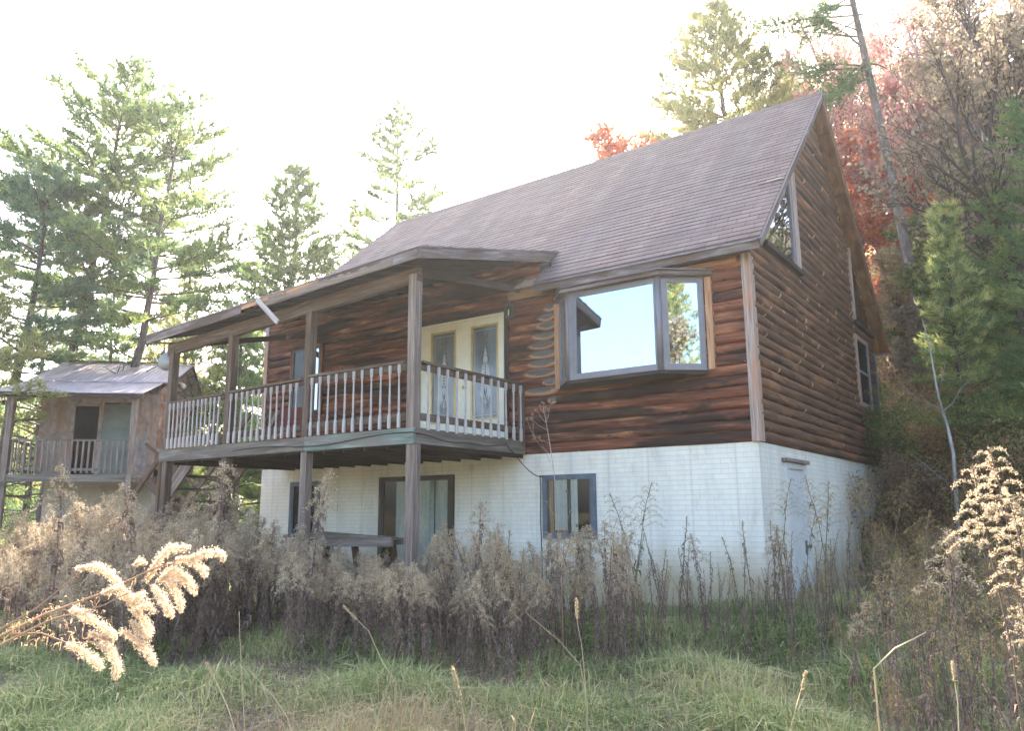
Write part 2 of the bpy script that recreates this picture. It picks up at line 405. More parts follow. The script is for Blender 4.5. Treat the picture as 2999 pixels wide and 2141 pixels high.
# ------------------------------------------------------------------ terrain
def sstep(a, b, x):
    t = np.clip((x-a)/(b-a), 0, 1); return t*t*(3-2*t)
def hgt(x, y):
    x = np.asarray(x, float); y = np.asarray(y, float)
    z = -2.42 + .02*np.sin(x*.9+1)*np.cos(y*.8) + .02*np.sin(x*2.3+y*1.7)
    z = z + .30*np.exp(-((x-.6)**2/9 + (y-.6)**2/6))
    z = z - .15*sstep(-3, -9, x)
    hill = sstep(-20, -3, x)
    bank = np.where(y > 4.2, np.minimum(y-4.2, 60)*.56, 0)
    bank = np.where(y > 34, 29.8*.56 + (np.minimum(y, 90)-34)*.2, bank)
    z = z + hill*bank
    z = z + (1-hill)*np.clip(y-18, 0, 80)*.10
    z = z + np.clip(x-4.5, 0, 30)*.22*sstep(-14, 2, y)
    return z
def build_ground():
    def axis(lo, hi):
        a = np.concatenate([np.linspace(-450, lo, 26)[:-1], np.arange(lo, hi, .55), np.linspace(hi, 450, 26)])
        return a
    xs = axis(-26, 16); ys = axis(-13, 44)
    X, Y = np.meshgrid(xs, ys); Z = hgt(X, Y)
    rng = np.random.default_rng(1)
    near = (np.abs(X+5) < 30) & (Y < 60)
    Z = Z + np.where(near, rng.normal(0, .02, Z.shape), 0)
    v = np.stack([X, Y, Z], -1).reshape(-1, 3)
    nx = len(xs); ny = len(ys)
    f = [(j*nx+i, j*nx+i+1, (j+1)*nx+i+1, (j+1)*nx+i) for j in range(ny-1) for i in range(nx-1)]
    me = bpy.data.meshes.new('ground'); me.from_pydata(v.tolist(), [], f)
    me.polygons.foreach_set('use_smooth', [True]*len(f)); me.materials.append(M['ground'])
    o = bpy.data.objects.new('ground', me); COL.objects.link(o); o['kind'] = 'structure'
build_ground()

# ================================================================== LOG HOUSE
H = 2.474; L = 9.98; D = 8.135
EY, EZ, RZ, RZL, OV, XL = -.302, 2.623, 6.681, 6.543, .289, -10.38
YM = D/2; RS = (RZ-EZ)/(YM-EY)
TH = .168
house = empty('log_house', (0, 0, 0))
tag(house, 'two storey log sided house with steep brown shingle roof on a white brick basement', 'house')

def roof_z(y):  # underside of the roof slab
    y = np.asarray(y, float)
    d = np.where(y < YM, y-EY, D-EY-y)
    return EZ - TH*1.15 + d*RS

def log_wall(name, x0, x1, axis, z0, z1, mat, clip=None, outward=-1, scoops=False, seed=1, holes=()):
    """half-round lap courses; axis 'x' (front) or 'y' (gable side)"""
    rng = np.random.default_rng(seed)
    pitch = .1455; n = int(math.ceil((z1-z0)/pitch)); step = .045 if scoops else .11
    us = np.linspace(x0, x1, int((x1-x0)/step)+2)
    prof = [(0.0, .004), (.10, .034), (.30, .054), (.55, .058), (.80, .048), (.95, .024), (1.0, .002)] if not scoops else [(0.0, .004), (.06, .022), (.13, .034), (.22, .042), (.32, .047), (.42, .050), (.52, .050), (.62, .049), (.72, .046), (.82, .040), (.91, .029), (.96, .020), (1.0, .004)]
    verts = []; faces = []; uvs = []; bare = []; grain = []
    for k in range(n):
        zb = z0+k*pitch; base = len(verts)
        wob = np.interp(us, np.linspace(x0, x1, 22), rng.normal(0, .006, 22))
        woz = np.interp(us, np.linspace(x0, x1, 16), rng.normal(0, .005, 16))
        for i, u in enumerate(us):
            for (t, o) in prof:
                z = zb+t*pitch+(woz[i] if 0 < t < 1 else 0)
                if z > z1: z = z1
                oo = o+(wob[i] if 0 < t < 1 else 0); b = 0.0; g = 0.0
                if scoops and 5 <= k <= 15:
                    wk = [.06, .30, .12, .27, .25, .24, .23, .20, .17, .14, .10][k-5]
                    cx = -2.99-wk+.02*math.sin(k*2.1)
                    e = (u-cx)/wk; rr = e*e+((t-.62)/.36)**2; ro = (e/1.22)**2+((t-.50)/.52)**2
                    if k in (6, ): rr += .35
                    if rr < 1: g = min(1, (1-rr)*3.0); oo -= .030*(1-rr)
                    if ro < 1 and rr >= .8: b = min(1, (1-ro)*2.6)*(1.0 if t < .62 else .45)
                zz = z; uu = u
                for (ha, hb, hc, hd) in holes:
                    if ha < u < hb and hc < z < hd: oo = min(oo, .010)
                if clip is not None:
                    lo, hi = clip(zz); uu = min(max(u, lo), hi)
                verts.append((uu, outward*oo, zz) if axis == 'x' else (-outward*oo, uu, zz))
                uvs.append((uu, z+k*1.37)); bare.append(b); grain.append(g)
        m = len(prof)
        for i in range(len(us)-1):
            for j in range(m-1):
                a = base+i*m+j
                q = (a, a+m, a+m+1, a+1)
                faces.append(q if True else q[::-1])
    me = bpy.data.meshes.new(name); me.from_pydata(verts, [], faces)
    ul = me.uv_layers.new(name='UVMap')
    ul.data.foreach_set('uv', [c for f in faces for i in f for c in uvs[i]])
    for nm, arr in (('bare', bare), ('grain', grain)):
        a = me.attributes.new(nm, 'FLOAT', 'POINT'); a.data.foreach_set('value', arr)
    me.polygons.foreach_set('use_smooth', [True]*len(faces)); me.materials.append(mat)
    o = bpy.data.objects.new(name, me); COL.objects.link(o); o.parent = house
    return o
def front_clip(z):
    return (-L, 0 if z < H+.02 else -2.95 if z > 2.62 else 0)
lw = log_wall('log_wall', -L, -.03, 'x', 0, 2.56, M['log_front'], None, -1, True, 3, [(-5.72, -3.96, .2, 2.28), (-9.11, -8.28, 1.0, 2.34)])
tag(lw, 'reddish brown front log wall with black stains')
up_ = log_wall('log_wall', -L, -3.25, 'x', 2.56, 3.08, M['log_front'], None, -1, False, 5)
tag(up_, 'dark upper strip of log siding under the porch ceiling')
def side_clip(z):
    y = (z-EZ+TH*1.15)/RS+EY
    return (max(0.03, y), min(D, D-y))
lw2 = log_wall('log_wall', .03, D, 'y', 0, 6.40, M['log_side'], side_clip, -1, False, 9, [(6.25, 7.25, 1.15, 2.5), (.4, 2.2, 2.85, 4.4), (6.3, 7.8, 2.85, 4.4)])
tag(lw2, 'weathered grey brown log wall of the gable end')
# plain sheathing behind the siding, back and left walls
b = MB()
b.prism([(-L, .0, 0), (0, .0, 0), (0, .0, 2.45), (-L, .0, 2.45)], (0, .1, 0))
b.prism([(-L, .0, 2.47), (-3.1, .0, 2.47), (-3.1, .0, 3.0), (-L, .0, 3.0)], (0, .1, 0))
b.prism([(-.1, .1, 0), (-.1, D, 0), (-.1, D, 2.3), (-.1, YM, 6.3), (-.1, .1, 2.5)], (.1, 0, 0))
b.prism([(-L, D-.1, 0), (-.1, D-.1, 0), (-.1, D-.1, 2.4), (-L, D-.1, 2.4)], (0, .1, 0))
b.prism([(-L, .1, 0), (-L, D-.1, 0), (-L, D-.1, 2.3), (-L, YM, 6.2), (-L, .1, 2.5)], (.1, 0, 0))
b.box(-L, -.1, .1, D-.1, -.06, .0)
b.build('wall_sheathing', M['dark_wood'], house)
# left corner board & right corner boards
b = MB(); b.box(-L-.02, -L+.09, -.075, 0, 0, 3.0); b.build('corner_board', M['corner_wood'], house)
b = MB(); b.box(-.062, .058, -.062, .0, -.005, 2.50); b.box(.002, .058, .002, .10, -.005, 2.47)
b.build('corner_board', M['corner_wood'], house)
b = MB(); b.box(.0, .07, D-.09, D+.02, 0, 2.45); b.build('corner_board', M['blue_frame'], house)
# basement
b = MB()
b.box(-L, 0, -.0, .2, -3.2, -.004)
b.box(-.2, 0, .2, D-.2, -3.2, -.004)
b.box(-L, 0, D-.2, D, -3.2, -.004)
b.box(-L, -L+.2, .2, D-.2, -3.2, -.004)
bm_ = MB()
for f, in zip(b.f): bm_.face([b.v[i] for i in f])
bm_.build('basement_wall', M['basement'], house)

# ---- main roof
def rsl(x, y, top=True, off=0.0):
    """point on roof plane at x, y; ridge sinks slightly to the left as in the photo"""
    t = (OV-x)/(OV-XL); rz = RZ+(RZL-RZ)*t
    d = (y-EY)/(YM-EY) if y <= YM else (D-EY-y)/(YM-EY)
    return Vector((x, y, EZ+(rz-EZ)*d+off))
XP = -3.20   # left end of the main eave overhang
YJ = .43     # where porch roof meets the main roof
b = MB()
SL = math.hypot(YM-EY, RZ-EZ)
def rquad(b, x0, x1, y0, y1, off, flip=False):
    nx = max(1, int(abs(x1-x0)/.9)); 
    for i in range(nx):
        a0 = x0+(x1-x0)*i/nx; a1 = x0+(x1-x0)*(i+1)/nx
        pts = [rsl(a0, y0, off=off), rsl(a1, y0, off=off), rsl(a1, y1, off=off), rsl(a0, y1, off=off)]
        k = SL/(YM-EY)
        uv = [(a0, (y0-EY)*k), (a1, (y0-EY)*k), (a1, (y1-EY)*k), (a0, (y1-EY)*k)]
        if flip: pts.reverse(); uv.reverse()
        b.face(pts, uv)
KS = SL/(YM-EY); CR = .142/KS
def courses(b, x0, x1, ya, yb):
    rj = random.Random(int(abs(x0)*10)); y = EY-.02
    kk = 0
    while y < yb-.001:
        y2 = min(y+CR, yb)
        if y2 > ya+.001:
            yy = max(y, ya); nx = max(2, int(abs(x1-x0)/.62)); lift = [.0065+rj.uniform(-.002, .005) for _ in range(nx+1)]
            for i in range(nx):
                a0 = x0+(x1-x0)*i/nx; a1 = x0+(x1-x0)*(i+1)/nx
                P = [rsl(a0, yy, off=lift[i]), rsl(a1, yy, off=lift[i+1]), rsl(a1, y2, off=.001), rsl(a0, y2, off=.001)]
                v0 = .142*kk+.002; v1 = .142*(kk+1)-.002
                b.face(P, [(a0, v0), (a1, v0), (a1, v1), (a0, v1)])
                b.face([rsl(a0, yy, off=-.002), rsl(a1, yy, off=-.002), P[1], P[0]], [(a0, v0), (a1, v0), (a1, v0+.004), (a0, v0+.004)])
        y = y2; kk += 1
courses(b, XL, XP, YJ-.1, YM); courses(b, XP, OV, EY-.02, YM)
rquad(b, XL, OV, D-EY+.02, YM, 0)
# shingle thickness along the eave and rake
for (p, q) in ((rsl(XP, EY-.02), rsl(OV, EY-.02)), (rsl(OV, EY-.02), rsl(OV, YM)), (rsl(OV, YM), rsl(OV, D-EY+.02)), (rsl(XP, YJ), rsl(XP, EY-.02))):
    dz = Vector((0, 0, -.022)); b.face([p, p+dz, q+dz, q])
roof = b.build('roof', M['shingle'], house)
# ridge cap shingles
b = MB()
for i in range(46):
    x0 = XL+.01+i*(OV-XL-.02)/46; x1 = x0+(OV-XL)/46+.03
    for s in (-1, 1):
        a = rsl(x0, YM, off=.012); c = rsl(x1, YM, off=.020)
        d = rsl(x1, YM+s*.13, off=.012); e = rsl(x0, YM+s*.13, off=.006)
        b.face([a, c, d, e], [(x0, 0), (x1, 0), (x1, .14), (x0, .14)])
b.build('ridge_cap', M['shingle'], roof)
# roof deck edge line (dark drip edge)
b = MB()
b.beam(rsl(XP, EY-.03, off=-.03), rsl(OV+.004, EY-.03, off=-.03), .012, .02)
b.beam(rsl(OV+.012, EY-.03, off=-.03), rsl(OV+.012, YM, off=-.03), .012, .02)
b.beam(rsl(OV+.012, D-EY+.03, off=-.03), rsl(OV+.012, YM, off=-.03), .012, .02)
b.build('drip_edge', M['flash'], roof)
# lifted shingle tab
b = MB()
p0 = rsl(.25, 1.02, off=.030); p1 = rsl(-.08, 1.03, off=.010); p2 = rsl(-.08, 1.05, off=.010); p3 = rsl(.25, 1.08, off=.012)
b.prism([p0, p1, p2, p3], (0, -.004, .006)); b.build('lifted_shingle', M['cable'], roof)
# soffit and boards
b = MB()
def under(b, x0, x1, y0, y1, off=-.155):
    pts = [rsl(x0, y0, off=off), rsl(x0, y1, off=off), rsl(x1, y1, off=off), rsl(x1, y0, off=off)]
    b.face(pts, [((y0)*1.3, x0), (y1*1.3, x0), (y1*1.3, x1), (y0*1.3, x1)])
n = 9
for i in range(n):
    y0 = EY+.03+(YM-EY-.03)*i/n; y1 = EY+.03+(YM-EY-.03)*(i+1)/n-.012
    under(b, 0, OV-.03, y0, y1, -.150-.003*(i % 2))
    under(b, 0, OV-.03, D-y0, D-y1, -.150-.003*(i % 2))
under(b, XP+.02, 0, EY+.03, .05)
under(b, XL, 0, D+.02, D-EY-.03)
under(b, XL, -L, YJ, YM); under(b, XL, -L, D-EY, YM)
b.build('soffit', M['soffit'], roof)
b = MB(); b.box(XP, OV-.026, EY, EY+.028, EZ-TH, EZ-.025); b.build('eave_fascia', M['fascia_wood'], roof)
b = MB()
k = TH*.5+.022
b.beam(rsl(OV-.012, EY, off=-k), rsl(OV-.012, YM, off=-k), .026, .135)
b.build('rake_board', M['fascia_wood'], roof)
b = MB(); b.beam(rsl(OV-.012, D-EY, off=-k), rsl(OV-.012, YM+.02, off=-k), .026, .135); b.build('rake_board', M['soffit'], roof)
b = MB(); b.beam(rsl(XL+.012, YJ, off=-k), rsl(XL+.012, YM, off=-k), .026, .135); b.beam(rsl(XL+.012, D-EY, off=-k), rsl(XL+.012, YM+.02, off=-k), .026, .135)
b.build('rake_board', M['fascia_wood'], roof)
b = MB(); b.box(XL, OV-.026, D-EY-.03, D-EY, EZ-TH, EZ-.025); b.build('eave_fascia', M['fascia_wood'], roof)

# ---- porch roof (shallower slab off the main roof, sagging to the left)
def pz(x): return 2.51+(-.31)*((-3.32-x)/6.26)
PY = -2.82; PXR, PXL = -3.32, -9.58
def pr(x, y, off=0):
    xx = x
    z0 = pz(x); z1 = 3.30-.10*((-3.32-x)/6.26)
    t = (y-PY)/(YJ-PY); return Vector((xx, y, z0+(z1-z0)*t+off))
b = MB()
nx = 10
for i in range(nx):
    a0 = PXL+(PXR-PXL)*i/nx; a1 = PXL+(PXR-PXL)*(i+1)/nx
    b.face([pr(a0, PY), pr(a1, PY), pr(a1, YJ+.06), pr(a0, YJ+.06)], [(a0, 0), (a1, 0), (a1, 3.4), (a0, 3.4)])
b.face([pr(PXR, PY), pr(PXR, PY, -.02), pr(-3.2, YJ, -.02), pr(-3.2, YJ)])
b.face([pr(PXR, PY), pr(PXR, YJ), rsl(-3.19, YJ+.02)])
proof = b.build('porch_roof', M['shingle'], house)
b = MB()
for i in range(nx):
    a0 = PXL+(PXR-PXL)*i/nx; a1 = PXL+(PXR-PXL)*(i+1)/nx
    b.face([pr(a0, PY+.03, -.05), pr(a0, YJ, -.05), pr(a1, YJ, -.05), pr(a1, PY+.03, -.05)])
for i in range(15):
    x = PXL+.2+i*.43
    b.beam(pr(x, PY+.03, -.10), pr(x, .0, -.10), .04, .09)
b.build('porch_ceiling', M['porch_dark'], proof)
b = MB(); b.beam(pr(-6.95, PY, -.09), pr(PXR-.0, PY, -.09), .026, .15); b.build('porch_fascia', M['fascia_wood'], proof)
# broken, splintered stretch of the fascia: thin jagged strips of different length
b = MB(); b.beam(pr(PXL, PY, -.09), pr(-6.40, PY, -.09), .026, .15)
b.build('porch_fascia', M['fascia_wood'], proof)
b = MB()
rj = random.Random(3)
def jag(x0, x1, zt, zb, amp, t0, n):
    top = []; bot = []
    for i in range(n+1):
        x = x0+(x1-x0)*i/n; p = pr(x, PY)
        bot.append((x, PY-t0, p.z+zb+rj.uniform(-amp, amp)*.4)); top.append((x, PY-t0, p.z+zt+rj.uniform(-amp, amp)))
    return bot+top[::-1]
for (x0, x1, zt, zb, amp, t0, n) in ((-6.42, -4.9, -.085, -.155, .022, .016, 22), (-5.4, -3.75, -.07, -.16, .018, .020, 26), (-6.3, -5.9, -.05, -.10, .02, .022, 7)):
    P_ = jag(x0, x1, zt, zb, amp, t0, n); h_ = len(P_)//2
    for i in range(h_-1): b.prism([P_[i], P_[i+1], P_[len(P_)-2-i], P_[len(P_)-1-i]], (0, .008, 0))
b.build('splintered_fascia', M['grey_wood'], proof)
b = MB(); b.beam(pr(-6.95, PY-.010, -.065), pr(-5.2, PY-.010, -.050), .008, .075); b.build('exposed_edge', M['trim_wood'], proof)
b = MB(); b.beam((-6.52, PY-.05, 2.315), (-5.95, PY-.09, 1.87), .025, .075)
o = b.build('dangling_board', M['bal_wood'], proof); tag(o, 'loose pale board hanging from the porch fascia')
b = MB(); b.beam(pr(PXR+.013, PY, -.09), Vector((-3.207, YJ, 3.20)), .026, .15); b.build('porch_fascia', M['fascia_wood'], proof)
b = MB(); b.beam(pr(PXL, PY-.02, -.012), pr(PXR+.03, PY-.02, -.012), .02, .016)
b.beam(pr(PXR+.032, PY-.02, -.012), Vector((-3.19, YJ, 3.29)), .02, .016)
for i in range(26):
    t = random.random(); x = random.uniform(-.01, .02)
    p = pr(PXR+.03, PY, .0).lerp(Vector((-3.19, YJ, 3.30)), t); b.beam(p+Vector((x, 0, 0)), p+Vector((x+.02, .03, .01)), .012, .012)
b.build('drip_edge', M['flash'], proof)
b = MB()
b.beam((PXL+.22, -2.51, pz(PXL+.22)-.27), (-3.56, -2.51, pz(-3.56)-.245), .09, .19)
b.build('porch_beam', M['post_wood'], proof)
b = MB(); b.beam((-3.62, -2.5, 2.30), (-3.62, -.05, 2.62), .05, .10); b.build('porch_beam', M['dark_wood'], proof); b = MB(); b.beam((-9.4, -2.5, 2.04), (-9.4, -.05, 2.62), .05, .10)
b.build('porch_beam', M['dark_wood'], proof)
# bare board at the end of the main eave
b = MB(); b.prism([(-3.215, .42, 3.13), (-3.215, EY, 2.575), (-3.62, EY+.02, 2.59), (-3.23, .40, 3.16)], (0, 0, -.02))
b.box(-3.85, XP-.005, -.10, -.06, 2.46, 2.60)
b.build('eave_end_board', M['corner_wood'], roof)

# ---- deck
DZ = .204; DX0, DX1, DY = -9.34, -3.565, -2.583
deck = MB()
for i in range(17):
    y0 = DY+.05+i*.149; deck.box(DX0+.02, DX1-.02, y0, min(y0+.142, -.005), DZ-.035, DZ-.002)
deck = deck.build('deck', M['rim_wood'], house)
b = MB(); b.box(-5.65, DX1, DY, DY+.04, .0, DZ); o = b.build('rim_board', M['green_wood'], deck); tag(o, 'green stained rim board')
b = MB(); b.box(DX0, -5.655, DY, DY+.04, .005, DZ-.003); b.box(DX0, DX0+.04, DY+.04, 0, 0, DZ)
b.build('rim_board', M['rim_wood'], deck)
b = MB(); b.box(DX1-.04, DX1+.002, DY+.043, -.055, .0, DZ+.001); b.box(DX1+.003, DX1+.03, -1.6, -.4, DZ-.02, DZ+.004); b.build('rim_board', M['rim_wood'], deck)
b = MB()
for i in range(14):
    x = DX0+.35+i*.41; b.box(x-.02, x+.02, DY+.045, -.004, -.055, DZ-.04)
b.box(DX0+.04, DX1-.05, DY+.045, DY+.085, -.02, DZ-.04)
b.box(DX0, DX1, -.055, -.012, .0, DZ-.05)
b.build('joists', M['dark_wood'], deck)

PXS = [-3.635, -5.68, -7.55, -9.20]
PW = .13
for i, x in enumerate(PXS):
    top = pz(x)-.33
    y = DY+.07
    w = PW if i == 0 else .12
    b = MB(); b.beam((x, y, DZ+.001 if i == 0 else DZ-.1), (x, y, top+.09 if i == 0 else top), w, w, up=(0, 1, 0))
    o = b.build('porch_post', M['grey_wood'] if i == 0 else M['post_wood'], house)
    if i > 0:
        c = MB(); c.beam((x-w/2-.006, y-.02, .35), (x-w/2-.006, y-.02, top-.1), .012, .06, up=(0, 1, 0)); c.build('edge_strip', M['corner_wood'], o)
    gz = float(hgt(x, y))
    b = MB(); b.beam((x-.01, y+.02, gz-.4), (x-.01, y+.02, -.001), w*1.02, w*1.02, up=(0, 1, 0))
    b.build('deck_post', M['grey_wood'] if i < 2 else M['post_wood'], house)
# railing posts at the wall end
b = MB(); b.box(-3.64, -3.56, -.14, -.06, DZ-.1, 1.06); b.build('rail_post', M['post_wood'], house)

def baluster_prof(h0, h1):
    h = h1-h0
    return [(0, .023), (.02, .024), (.20*h, .023), (.25*h, .012), (.29*h, .017), (.32*h, .011), (.40*h, .015), (.58*h, .0125), (.80*h, .0105), (.82*h, .016), (.84*h, .011), (.86*h, .021), (.99*h, .021)]
rail = MB()
rail.box(-5.60, -3.71, DY-.03, DY+.06, 1.055, 1.09)
rail.box(-5.60, -3.71, DY+.0, DY+.035, .965, 1.045)
rail.box(-5.60, -3.71, DY+.0, DY+.035, .305, .40)
rail.beam((-7.48, DY+.015, 1.015), (-5.76, DY+.015, 1.05), .09, .035); rail.beam((-7.48, DY+.018, .955), (-5.76, DY+.018, .99), .035, .06); rail.beam((-7.48, DY+.018, .325), (-5.76, DY+.018, .34), .035, .08)
rail.beam((-9.13, DY+.015, .985), (-7.62, DY+.015, 1.010), .09, .035); rail.beam((-9.13, DY+.018, .93), (-7.62, DY+.018, .955), .035, .06); rail.beam((-9.13, DY+.018, .33), (-7.62, DY+.018, .335), .035, .08)
rail = rail.build('deck_railing', M['post_wood'], house)
rl2 = MB(); rl2.box(DX1-.06, DX1+.03, DY+.14, -.06, 1.055, 1.09); rl2.box(DX1-.035, DX1-.0, DY+.14, -.06, .965, 1.045); rl2.box(DX1-.035, DX1-.0, DY+.14, -.06, .305, .40)
rl2 = rl2.build('deck_railing', M['post_wood'], house)
def baluster(x, y, z0, z1, parent, m, tilt=0.0):
    b = MB(); prof = baluster_prof(z0, z1)
    pts = [Vector((x+tilt*h, y, z0+h)) for h, r in prof]
    # square ends, turned shaft
    b.tube(pts, [r*1.08 for h, r in prof], 8, False)
    return b.build('baluster', m, parent)
for x in np.linspace(-5.50, -3.80, 11): baluster(x, DY-.026, DZ+.004, 1.05, rail, M['bal_wood'], random.uniform(-.012, .012))
for i, x in enumerate(np.linspace(-7.40, -5.84, 12)): baluster(x, DY-.026, DZ+.004, .99+.017*i/11, rail, M['bal_wood'], random.uniform(-.014, .014))
for i, x in enumerate(np.linspace(-9.06, -7.70, 13)): baluster(x, DY-.026, DZ+.004, .975, rail, M['bal_wood'], random.uniform(-.014, .014))
for y in np.linspace(-2.33, -.20, 12): baluster(DX1+.026, y, DZ-.02, 1.05, rl2, M['bal_wood'], random.uniform(-.01, .01))

# ---- french door
fd = MB()
fd.box(-5.73, -5.68, -.085, -.0, DZ+.03, 2.30); fd.box(-3.99, -3.945, -.085, -.0, DZ+.03, 2.30); fd.box(-5.68, -3.99, -.085, 0, 2.255, 2.30)
fd.box(-5.74, -3.93, -.12, 0, DZ, DZ+.03)
fd = fd.build('french_door', M['white_paint'], house)
for (x0, x1, g0, g1) in ((-5.678, -4.782, -5.475, -4.925), (-4.778, -3.992, -4.61, -4.05)):
    b = MB()
    b.box(x0, g0, -.075, -.03, DZ+.04, 2.25); b.box(g1, x1, -.075, -.03, DZ+.04, 2.25)
    b.box(g0, g1, -.075, -.03, DZ+.04, .58); b.box(g0, g1, -.075, -.03, 2.15, 2.25)
    dl = b.build('door_leaf', M['white_paint'], fd)
    b = MB()
    for (a, c) in ((g0, g0+.03), (g1-.03, g1)): b.box(a, c, -.086, -.05, .58, 2.15)
    b.box(g0+.03, g1-.03, -.086, -.05, .58, .61); b.box(g0+.03, g1-.03, -.086, -.05, 2.12, 2.15)
    b.build('glazing_trim', M['brass'], fd)
    b = MB(); b.box(g0+.03, g1-.03, -.055, -.035, .61, 2.12); b.build('door_glass', M['frost'], fd)
    # etched motif
    cx = (g0+g1)/2; yy = -.0575; b = MB(); c2 = MB()
    def leaf(cx, cz, dx, dz, w):
        d = Vector((dx, 0, dz)); nrm = Vector((-dz, 0, dx)).normalized()*w
        p = Vector((cx, yy, cz)); b.prism([p, p+d*.5+nrm, p+d, p+d*.5-nrm], (0, -.0015, 0))
    for s in (-1, 1):
        for t in (0, 1, 2, 3):
            leaf(cx+s*.012, .74+t*.05, s*(.075-.012*t), .09, .012)
            leaf(cx+s*.010, 1.66+t*.055, s*(.085-.012*t), -.09+.04*t, .013)
        leaf(cx+s*.02, 1.88, s*.035, .13, .014); leaf(cx+s*.03, 1.45, s*.05, .18, .012)
        leaf(cx, .92, s*.03, .22, .01); leaf(cx+s*.02, 1.15, s*.03, .10, .009)
    for k in range(7): leaf(cx, 1.18+.05*k, .0, .045, .016)
    b.build('etched_motif', M['etch'], fd)
    for zz in (.0,):
        pts = [(cx, 1.12, .0)]
    pl = [(cx, 1.78), (cx+.03, 1.66), (cx+.09, 1.3), (cx+.10, 1.0), (cx+.05, .86), (cx, .84), (cx-.05, .86), (cx-.10, 1.0), (cx-.09, 1.3), (cx-.03, 1.66)]
    c2.prism([(x, -.0555, z) for x, z in pl], (0, -.001, 0)); 
    # pale border line
    for (xa, xb, za, zb) in ((g0+.06, g0+.066, .66, 2.07), (g1-.066, g1-.06, .66, 2.07), (g0+.066, g1-.066, .66, .666), (g0+.066, g1-.066, 2.064, 2.07)):
        c2.box(xa, xb, -.0565, -.0545, za, zb)
    c2.build('etched_panel', M['frost_clear'], fd)
b = MB(); b.lathe((-4.72, -.075, 1.14), [(0, .028), (.006, .028), (.008, .012), (.04, .012), (.045, .028), (.07, .030), (.08, .012)], 12, (0, -1, 0)); b.build('door_knob', M['brass'], fd)
b = MB(); b.box(-3.943, -3.86, -.072, -.0, DZ, 2.36); b.box(-5.80, -3.943, -.072, 0, 2.302, 2.38); b.box(-5.80, -5.733, -.072, 0, DZ, 2.30); b.build('door_casing', M['dark_wood'], fd)

# ---- lantern
ln = MB(); ln.box(-3.81, -3.75, -.075, -.045, 2.20, 2.40); ln.tube([(-3.78, -.07, 2.35), (-3.78, -.12, 2.42), (-3.78, -.16, 2.43)], .008, 6)
ln = ln.build('porch_lantern', M['iron'], house)
b = MB(); b.lathe((-3.78, -.17, 2.36), [(0, .068), (.015, .060), (.05, .020), (.075, .012), (.09, .016), (.10, .004)], 10)
b.lathe((-3.78, -.17, 2.10), [(0, .004), (.03, .014), (.05, .010), (.06, .035), (.085, .05)], 10)
for k in range(8):
    a = k*math.pi/4; b.tube([(-3.78+.05*math.cos(a), -.17+.05*math.sin(a), 2.185), (-3.78+.068*math.cos(a), -.17+.068*math.sin(a), 2.27), (-3.78+.062*math.cos(a), -.17+.062*math.sin(a), 2.36)], .0035, 4)
b.build('lantern_cage', M['iron'], ln)
b = MB(); b.lathe((-3.78, -.17, 2.19), [(0, .044), (.08, .060), (.165, .056)], 10); b.build('lantern_glass', M['glass'], ln)
b = MB(); b.lathe((-3.78, -.17, 2.19), [(0, .012), (.06, .014), (.11, .008)], 8); b.build('bulb', M['white_paint'], ln)

# ---- deck window
w = MB()
for (x0, x1, z0, z1) in ((-9.16, -9.09, .98, 2.36), (-8.30, -8.22, .98, 2.36), (-9.09, -8.30, 2.30, 2.36), (-9.09, -8.30, .98, 1.04)): w.box(x0, x1, -.085, 0, z0, z1)
w = w.build('deck_window', M['log_front'], house)
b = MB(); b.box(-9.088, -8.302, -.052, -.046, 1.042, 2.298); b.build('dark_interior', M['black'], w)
b = MB()
for (x0, x1, z0, z1) in ((-9.088, -9.055, 1.042, 2.298), (-8.335, -8.302, 1.042, 2.298), (-9.055, -8.335, 2.265, 2.298), (-9.055, -8.335, 1.042, 1.075), (-8.72, -8.68, 1.075, 2.265)): b.box(x0, x1, -.078, -.054, z0, z1)
b.build('window_frame', M['alu_dark'], w)
b = MB()
for k in range(48): b.box(-8.675, -8.345, -.0605, -.0595, 1.085+k*.0245, 1.103+k*.0245)
b.build('blind', M['blind'], w)
b = MB(); b.box(-9.05, -8.725, -.066, -.063, 1.077, 2.263); b.build('window_pane', M['glass'], w)
b = MB(); b.box(-8.675, -8.34, -.066, -.063, 1.077, 2.263); b.build('window_pane', M['mirror_glass'], w)

# ---- bay window
bay = empty('bay_window'); bay.parent = house
ZB, ZT = .985, 2.275
A = [(-2.93, -.06), (-2.535, -.45), (-1.095, -.45), (-.60, -.06)]
b = MB()
b.prism([(x, y, ZB-.055) for x, y in ((-2.93, -.05), (-2.55, -.46), (-1.08, -.46), (-.59, -.05))], (0, 0, .05)); b.build('sill_slab', M['dark_wood'], bay)
b = MB()
b.prism([(x, y, ZT+.004) for x, y in ((-3.02, -.04), (-2.60, -.55), (-1.02, -.55), (-.43, -.04))], (0, 0, .035))
b.prism([(x, y, ZT+.04) for x, y in ((-2.98, -.05), (-2.58, -.51), (-1.04, -.51), (-.47, -.05))], (0, 0, .03))
b.build('bay_roof', M['fascia_wood'], bay)
b = MB(); b.prism([(x, y, ZT+.071) for x, y in ((-3.03, -.03), (-2.62, -.565), (-1.0, -.565), (-.42, -.03))], (0, 0, .012)); b.build('roof_edge', M['flash'], bay)
